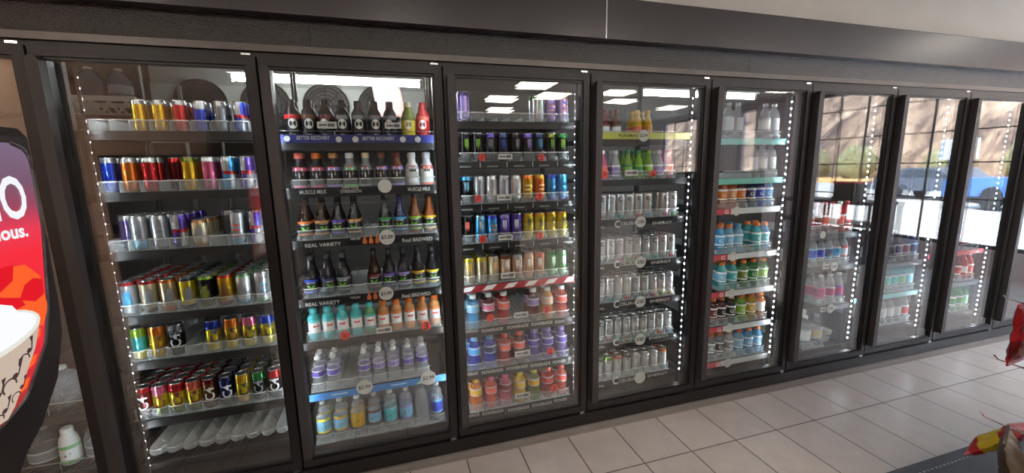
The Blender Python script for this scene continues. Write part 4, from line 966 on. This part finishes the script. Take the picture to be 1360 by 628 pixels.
one('drink_bottle', 'jug', ('silver', .35, 'grey', 'grey', 'silver', None), (-.135, .24, .2375), 'dim clear jug right of the white milk bottle, half hidden glass door')
one('drink_bottle', 'jug', ('grey', .4, 'grey', 'grey', 'silver', None), (-.36, .26, .2375), 'dark clear jug left of the white milk bottle, half hidden glass door')
one('drink_bottle', 'jug', ('silver', .4, 'white', None, 'silver', None), (-.45, 1.22, 2.045), 'clear jug on the white crate behind the first bay, left one')
one('drink_bottle', 'jug', ('silver', .4, 'white', 'silver', 'silver', None), (-.31, 1.24, 2.045), 'clear jug with pale label on the white crate behind the first bay')
# two upturned white trays beside the large bottles
for i, (x, z) in enumerate(((4.50, .154), (4.52, .205))):
    o = link('can_tray', TM, None, (x, .17, z)); tag(o, 'white lane tray %s beside the large clear bottles, sixth glass door' % ('lying flat' if i == 0 else 'stacked on another'), 'tray')
# orange display carton in the seventh bay
t = empty('carton', (5.33, .62, 1.0)); 

# ------------------------------------------------------------------ printing on the shelf fronts
PALETTE_T = {'2.1': rgb(215, 220, 235)}
for k, s, txt, X, Z, H, WD in DECALS:
    t, z = SHELF[s]; base = t.location
    x, zz, y = X - base.x, Z - base.z, -.0172
    if s[0] == '5' and k in 'td': zz = -.018
    mb = MB()
    if k == 't':
        dark = s == '4.1'
        flat_text(mb, txt, x, y, zz, INK if dark else (OFFW if s not in ('5.3', '5.4', '5.5', '5.6', '5.7') else WHITE), H * (.8 if s[0] in '34' else .85), WD); mb.obj('lettering', t)
    elif k == 'd':
        vs, fs = disc_shape(18, H, H); mb.raw([(x + a, y - .001, zz + b) for a, b in vs], fs, OFFW); mb.obj('price_disc', t)
    elif k in 'pr':
        y -= .002
        vs, fs = disc_shape(20, H, H); mb.raw([(x + a, y, zz + b) for a, b in vs], fs, RED if k == 'r' else OFFW); mb.raw([(x + a * 1.0, y + .001, zz + b) for a, b in vs], [f[::-1] for f in fs], RED if k == 'r' else OFFW)
        if txt != 'white': flat_text(mb, txt, x, y - .001, zz, INK, None, H * (1.5 if len(txt) > 2 else .9), bold=.02)
        mb.obj('price_disc', t)
    elif k == 'g':
        mb.box(x - WD / 2, y - .002, zz - H / 2, x + WD / 2, y - .0005, zz + H / 2, OFFW)
        for q, (dx, ww, hh) in enumerate(((-.2, .4, .3), (.22, .36, .5))): mb.box(x + dx * WD - ww * WD / 2, y - .0026, zz - hh * H / 2, x + dx * WD + ww * WD / 2, y - .002, zz + hh * H / 2, pm(rgb(90, 90, 92), .5))
        mb.obj('price_tag', t)
    elif k == 'c':
        pts = [(math.cos(a), math.sin(a)) for a in [.8 + 4.7 * i / 14 for i in range(15)]]
        vs = [(p[0] * H, p[1] * H) for p in pts] + [(p[0] * H * .6, p[1] * H * .6) for p in pts]
        mb.raw([(x + a, y, zz + b) for a, b in vs], [(i, i + 1, 16 + i, 15 + i) for i in range(14)], OFFW); mb.obj('emblem', t)
bpy.data.objects.remove(bpy.data.objects['carton'])

# cans deep in the rows, only their rims peep out between those in front
mb = MB()
for me, loc in REST:
    b = len(mb.v); L_ = Vector(loc); ms = list(me.materials)
    mb.v += [tuple(v.co + L_) for v in me.vertices]
    for p in me.polygons: mb.f.append(tuple(b + i for i in p.vertices)); mb.m.append(mb.mi(ms[p.material_index]))
o = mb.obj('drink_cans_behind', smooth=38); tag(o, 'energy cans deep in the shelf rows behind the front cans', 'can', kind='stuff')
# ================================================================== lit drinks dispenser at the left
PZ = [(1.72, .452), (1.68, .46), (1.467, .458), (1.255, .454), (1.174, .448), (1.054, .42), (.935, .37), (.858, .325), (.80, .30)]
def fx(z):
    for (z0, x0), (z1, x1) in zip(PZ, PZ[1:]):
        if z1 <= z <= z0: 
            return x1 + (x0 - x1) * (z - z1) / (z0 - z1)
    return PZ[0][1] if z > PZ[0][0] else PZ[-1][1]
t = empty('drink_dispenser', (0, 0, 0)); tag(t, 'tall black drinks dispenser with a glowing red front panel beside the first glass door', 'drink dispenser')
SH = pm(rgb(40, 34, 36), .4, .1, mottle=.1, scale=4)
mb = MB()
mb.prism([(-.25, .80), (.30, .80), (.325, .858), (.37, .935), (.42, 1.054), (.448, 1.174), (.454, 1.255), (.458, 1.467), (.46, 1.66), (.445, 1.682), (-.25, 1.682)], -1.46, -.755, SH)
o = mb.obj('upper_housing', t, 25)
mb = MB(); mb.box(-.25, -1.44, 0, .30, -.76, .80, pm(rgb(26, 24, 26), .5)); mb.obj('lower_cabinet', t)
mb = MB(); mb.box(.30, -1.1, .86, .325, -.86, .90, pm(rgb(40, 20, 36), .3)); mb.box(.3255, -.93, .868, .327, -.905, .892, OFFW); mb.box(.3255, -.99, .868, .327, -.94, .892, pm(rgb(120, 60, 150), .4)); mb.obj('badge', t)
def panel_mat():
    m = bpy.data.materials.new('backlit_print'); m.use_nodes = True
    nt = m.node_tree; nt.nodes.clear(); N = nt.nodes.new; L = nt.links.new
    tc = N('ShaderNodeTexCoord'); sx = N('ShaderNodeSeparateXYZ'); L(tc.outputs['Object'], sx.inputs[0])
    mr = N('ShaderNodeMapRange'); mr.inputs[1].default_value = .99; mr.inputs[2].default_value = 1.65; L(sx.outputs[2], mr.inputs[0])
    r = N('ShaderNodeValToRGB'); e = r.color_ramp.elements
    e[0].position = 0; e[0].color = rgb(120, 60, 58); e[1].position = 1; e[1].color = rgb(122, 104, 128)
    for p, q in ((.16, rgb(190, 48, 50)), (.3, rgb(226, 46, 58)), (.62, rgb(240, 44, 60)), (.70, rgb(226, 60, 84)), (.78, rgb(150, 70, 92)), (.86, rgb(118, 86, 108))): e.new(p).color = q
    L(mr.outputs[0], r.inputs[0])
    em = N('ShaderNodeEmission'); em.inputs[1].default_value = PANELRED; L(r.outputs[0], em.inputs[0])
    gl = N('ShaderNodeBsdfGlossy'); gl.inputs[1].default_value = .12; gl.inputs[0].default_value = (.05, .05, .05, 1)
    ad = N('ShaderNodeAddShader'); L(em.outputs[0], ad.inputs[0]); L(gl.outputs[0], ad.inputs[1])
    o_ = N('ShaderNodeOutputMaterial'); L(ad.outputs[0], o_.inputs[0]); return m
def yr(z):
    if z > 1.60: return -.772 - (.045 - math.sqrt(max(0, .045 ** 2 - (z - 1.60) ** 2)))
    tb = [(1.60, -.772), (1.45, -.774), (1.27, -.80), (1.17, -.822), (1.06, -.862), (1.02, -.91), (1.0, -.98)]
    for (z0, y0), (z1, y1) in zip(tb, tb[1:]):
        if z1 <= z <= z0: return y1 + (y0 - y1) * (z - z1) / (z0 - z1)
    return -.98
mb = MB()
def pf(u, v):
    z = 1.0 + .645 * v; y = -1.42 + (yr(z) + 1.42) * u; return (fx(z) + .005, y, z)
mb.grid(pf, 10, 60, panel_mat()); pan = mb.obj('lit_panel', t, 60)
mb = MB(); mb.tube([(fx(z) + .004, yr(z) + .004, z) for z in [1.0 + .645 * i / 60 for i in range(61)]], .005, pm(rgb(70, 60, 66), .3), 6); mb.obj('panel_bezel', t, 60)
def emi(r_, g, b, s=1): return lum(rgb(r_, g, b), s * PANELRED)
PWH = emi(238, 240, 244); 
def onp(mb, vs, fs, mat, y, z, sx=1, sy=1, e=.007): mb.raw([(fx(z + b * sy) + e, y + a * sx, z + b * sy) for a, b in vs], fs, mat)
mb = MB(); vs, fs, Wd, Hd = text_shape('IO', .02); k = .098 / Hd; onp(mb, vs, fs, PWH, -.845, 1.523, .085 / Wd, k); mb.obj('lettering', pan)
mb = MB(); vs, fs, Wd, Hd = text_shape('ious.', .03); onp(mb, vs, fs, PWH, -.855, 1.447, .078 / Wd, .03 / Hd); mb.obj('lettering', pan)
mb = MB(); OR = emi(250, 96, 44); RD = emi(222, 28, 40)
onp(mb, *fan([(-.17, .05), (-.1, .06), (-.04, .055), (-.005, .02), (-.0, -.06), (-.02, -.10), (-.08, -.07), (-.15, -.06)]), OR, -.80, 1.315, e=.0065)
onp(mb, *fan([(-.02, -.02), (-.0, .01), (.025, .02), (.05, .012), (.048, -.025), (.02, -.035)]), RD, -.853, 1.315, e=.0075)
onp(mb, *fan([(-.05, .0), (-.02, .022), (.03, .025), (.02, -.01), (-.02, -.03)]), RD, -.90, 1.352, e=.0075)
onp(mb, *fan([(-.06, .03), (-.02, .012), (.02, .0), (.03, -.02), (-.05, -.03)]), RD, -.89, 1.30, e=.0075)
for y, z, s in ((-.842, 1.2, .014), (-.858, 1.14, .016), (-.875, 1.09, .017)): onp(mb, *fan([(-s, -s), (s * .6, -s * .4), (s, s), (-s * .5, s * .8)]), OR, y, z, e=.0075)
mb.obj('printed_petals', pan)
mb = MB(); CUP = emi(196, 176, 160); ICE = emi(244, 246, 250); RIM = emi(225, 222, 214); INKP = emi(70, 56, 56)
n = 12; nz = 16
def cup(u, v):
    q = 1 - v; yl = -1.165 + .065 * v; yr_ = -.83 - .075 * v
    z = (1.235 - .045 * math.sin(PI * u)) * (1 - v) + 1.03 * v
    return (fx(z) + .009, yl + (yr_ - yl) * u, z)
mb.grid(lambda u, v: cup(u, 1 - v), n, nz, CUP)
onp(mb, *disc_shape(28, .168, .052), RIM, -.998, 1.238, e=.0095)
onp(mb, *disc_shape(28, .157, .043), ICE, -.998, 1.241, e=.0102)
onp(mb, *fan([(-.13, -.01), (-.1, .045), (-.03, .075), (.04, .07), (.10, .045), (.135, -.01), (.05, -.03), (-.06, -.03)]), ICE, -.998, 1.245, e=.011)
for (y, z, s) in ((-.872, 1.175, 1), (-.905, 1.13, 1.2), (-.885, 1.095, .8), (-.945, 1.105, 1.1), (-.96, 1.17, 1.1), (-.925, 1.06, 1)):
    onp(mb, *disc_shape(10, .007 * s, .006 * s), INKP, y, z, e=.0108)
    onp(mb, *fan([(.005 * s, 0), (.008 * s, 0), (.014 * s, .032 * s), (.004 * s, .03 * s), (.005 * s, .026 * s), (.009 * s, .027 * s)]), INKP, y, z, e=.0109)
    arc = [(.016 * s * math.cos(a), .016 * s * math.sin(a)) for a in [i * .5 for i in range(9)]] + [(.0125 * s * math.cos(a), .0125 * s * math.sin(a)) for a in [i * .5 for i in range(9)]]
    onp(mb, arc, [(i, i + 1, 10 + i, 9 + i) for i in range(8)], INKP, y - .012, z - .018, e=.0107)
mb.obj('printed_cup', pan)

# ================================================================== snack gondola end at the right
t = empty('gondola_end', (3.6, -1.4, 0)); tag(t, 'dark blue-black snack display end with a glossy base deck', 'display stand')
DK = pm(rgb(20, 26, 42), .35, 0, spec=.25, mottle=.3, scale=6)
mb = MB(); mb.box(-.42, -.45, 0, 1.5, .482, .15, DK); mb.obj('base_deck', t)
mb = MB()
for i in range(36): mb.box(-.585 + .028 * i, .43, .15, -.573 + .028 * i, .436, .1512, pm(rgb(150, 160, 172), .4))
mb.obj('perforations', t)
mb = MB(); mb.box(-.02, .03, .15, 1.5, .05, 1.5, DK); mb.obj('back_board', t)
def prong(name, x, y, z, lab):
    mb = MB(); T, B_ = Vector((x, y, z)), Vector((x, -1.353, z - .012))
    mb.tube([T + Vector((0, .012, .012)), T, T.lerp(B_, .25), B_], .0032, CHROME, 8)
    mb.lathe([(.001, -.004), (.0045, 0), (.001, .004)], 10, CHROME, c=tuple(T + Vector((0, .012, .012))))
    o = mb.obj(name, None, 40); tag(o, lab, 'hook', 'display hooks on the snack stand'); return o
prong('display_hook', 3.65, -1.081, .481, 'chrome display hook above the yellow and red snack bag')
prong('display_hook', 3.65, -1.086, 1.003, 'chrome display hook above the red snack bag')
prong('display_hook', 3.65, -1.09, .745, 'chrome display hook below the red snack bag')
def bag(name, label, loc, rot, wd, ht, th, matf, seed, deco=None):
    t = empty(name, loc); t.rotation_euler = rot; tag(t, label, 'snack bag')
    mb = MB()
    def sf(sgn):
        def f(u, v):
            a, b = 2 * u - 1, 2 * v - 1
            k = max(0, 1 - a ** 4) * max(0, 1 - b ** 4)
            wob = .014 * noise.noise(Vector((a * 2.5 + seed, b * 2.5, sgn))) * k + .005 * noise.noise(Vector((a * 9 + seed, b * 4, sgn * 3)))
            return (sgn * (th * k ** .6) + wob, a * wd / 2 * (1 - .05 * math.cos(b * PI)), b * ht / 2)
        return f
    mb.grid(lambda u, v: sf(-1)(1 - u, v), 18, 22, lambda u, v: matf(1 - u, v)); mb.grid(sf(1), 18, 22, matf)
    mb.obj('pouch', t, 50)
    mb = MB()
    for s in (-1, 1): mb.box(-.003, -wd * .46, s * (ht / 2 + .004) - .008, .003, wd * .46, s * (ht / 2 + .004) + .008, matf(.5, .99 if s > 0 else .01)); mb.obj('crimped_seal', t); mb = MB()
    if deco: deco(t)
    return t
RB = pm(rgb(176, 40, 46), .32, .15); YB_ = pm(rgb(214, 186, 40), .32, .1); RB2 = pm(rgb(120, 30, 36), .35, .15); BRN = pm(rgb(72, 58, 46), .45, .1, mottle=.3, scale=30); PK = pm(rgb(222, 110, 120), .3, .1)
H = PI / 2
bag('snack_bag', 'yellow and red snack bag hanging crookedly from the lowest display hook', (3.70, -1.112, .385), (0, math.radians(-38), H + .25), .17, .21, .026,
    lambda u, v: RB if v > .70 else (YB_ if v > .26 else (RB if v > .1 else PK)), 2)
bag('snack_bag', 'brown snack bag with a yellow band, nearest on the snack stand', (3.53, -1.235, .36), (0, math.radians(14), H + .35), .2, .28, .03,
    lambda u, v: YB_ if .30 < v < .38 else (RB2 if v < .2 else BRN), 5)
def deco(t):
    G = pm(rgb(222, 130, 84), .4); mb = MB()
    for y, z in ((.02, .045), (.034, .03), (.008, .028), (.022, .008), (.03, -.008)):
        q = [(.011 * math.cos(k * PI / 4) * (1 if k % 2 else .6), .011 * math.sin(k * PI / 4) * (1 if k % 2 else .6)) for k in range(8)]
        vs, fs = fan(q); mb.raw([(-.0205, y + a, z + b) for a, b in vs], fs, G)
    mb.obj('printed_emblem', t)
    mb = MB(); mb.box(-.0215, -.05, -.085, -.016, .045, -.05, pm(rgb(140, 74, 70), .5)); mb.obj('label_patch', t)
bag('snack_bag', 'tall red snack bag with gold emblem and dark base hanging from the upper hook', (3.68, -1.125, .872), (0, 0, H + .1), .15, .235, .013, lambda u, v: RB if v > .42 else (RB2 if v > .1 else RB), 9, deco)

# ------------------------------------------------------------------ camera
cam = bpy.data.cameras.new('camera'); co = bpy.data.objects.new('camera', cam); COL.objects.link(co)
cam.sensor_fit = 'HORIZONTAL'; cam.sensor_width = 36; cam.lens = 36 * 540.42 / 1360; cam.clip_start = .02; cam.clip_end = 500
yaw, pitch, roll = .2859, .1658, -.0197
cy, sy, cp, sp_ = math.cos(yaw), math.sin(yaw), math.cos(pitch), math.sin(pitch)
F = Vector((sy * cp, cy * cp, -sp_)); r0 = Vector((cy, -sy, 0)); u0 = r0.cross(F)
r = math.cos(roll) * r0 + math.sin(roll) * u0; u = -math.sin(roll) * r0 + math.cos(roll) * u0
co.matrix_world = Matrix(((r.x, u.x, -F.x, 1.2801), (r.y, u.y, -F.y, -2.0351), (r.z, u.z, -F.z, 1.5665), (0, 0, 0, 1)))
scene.camera = co
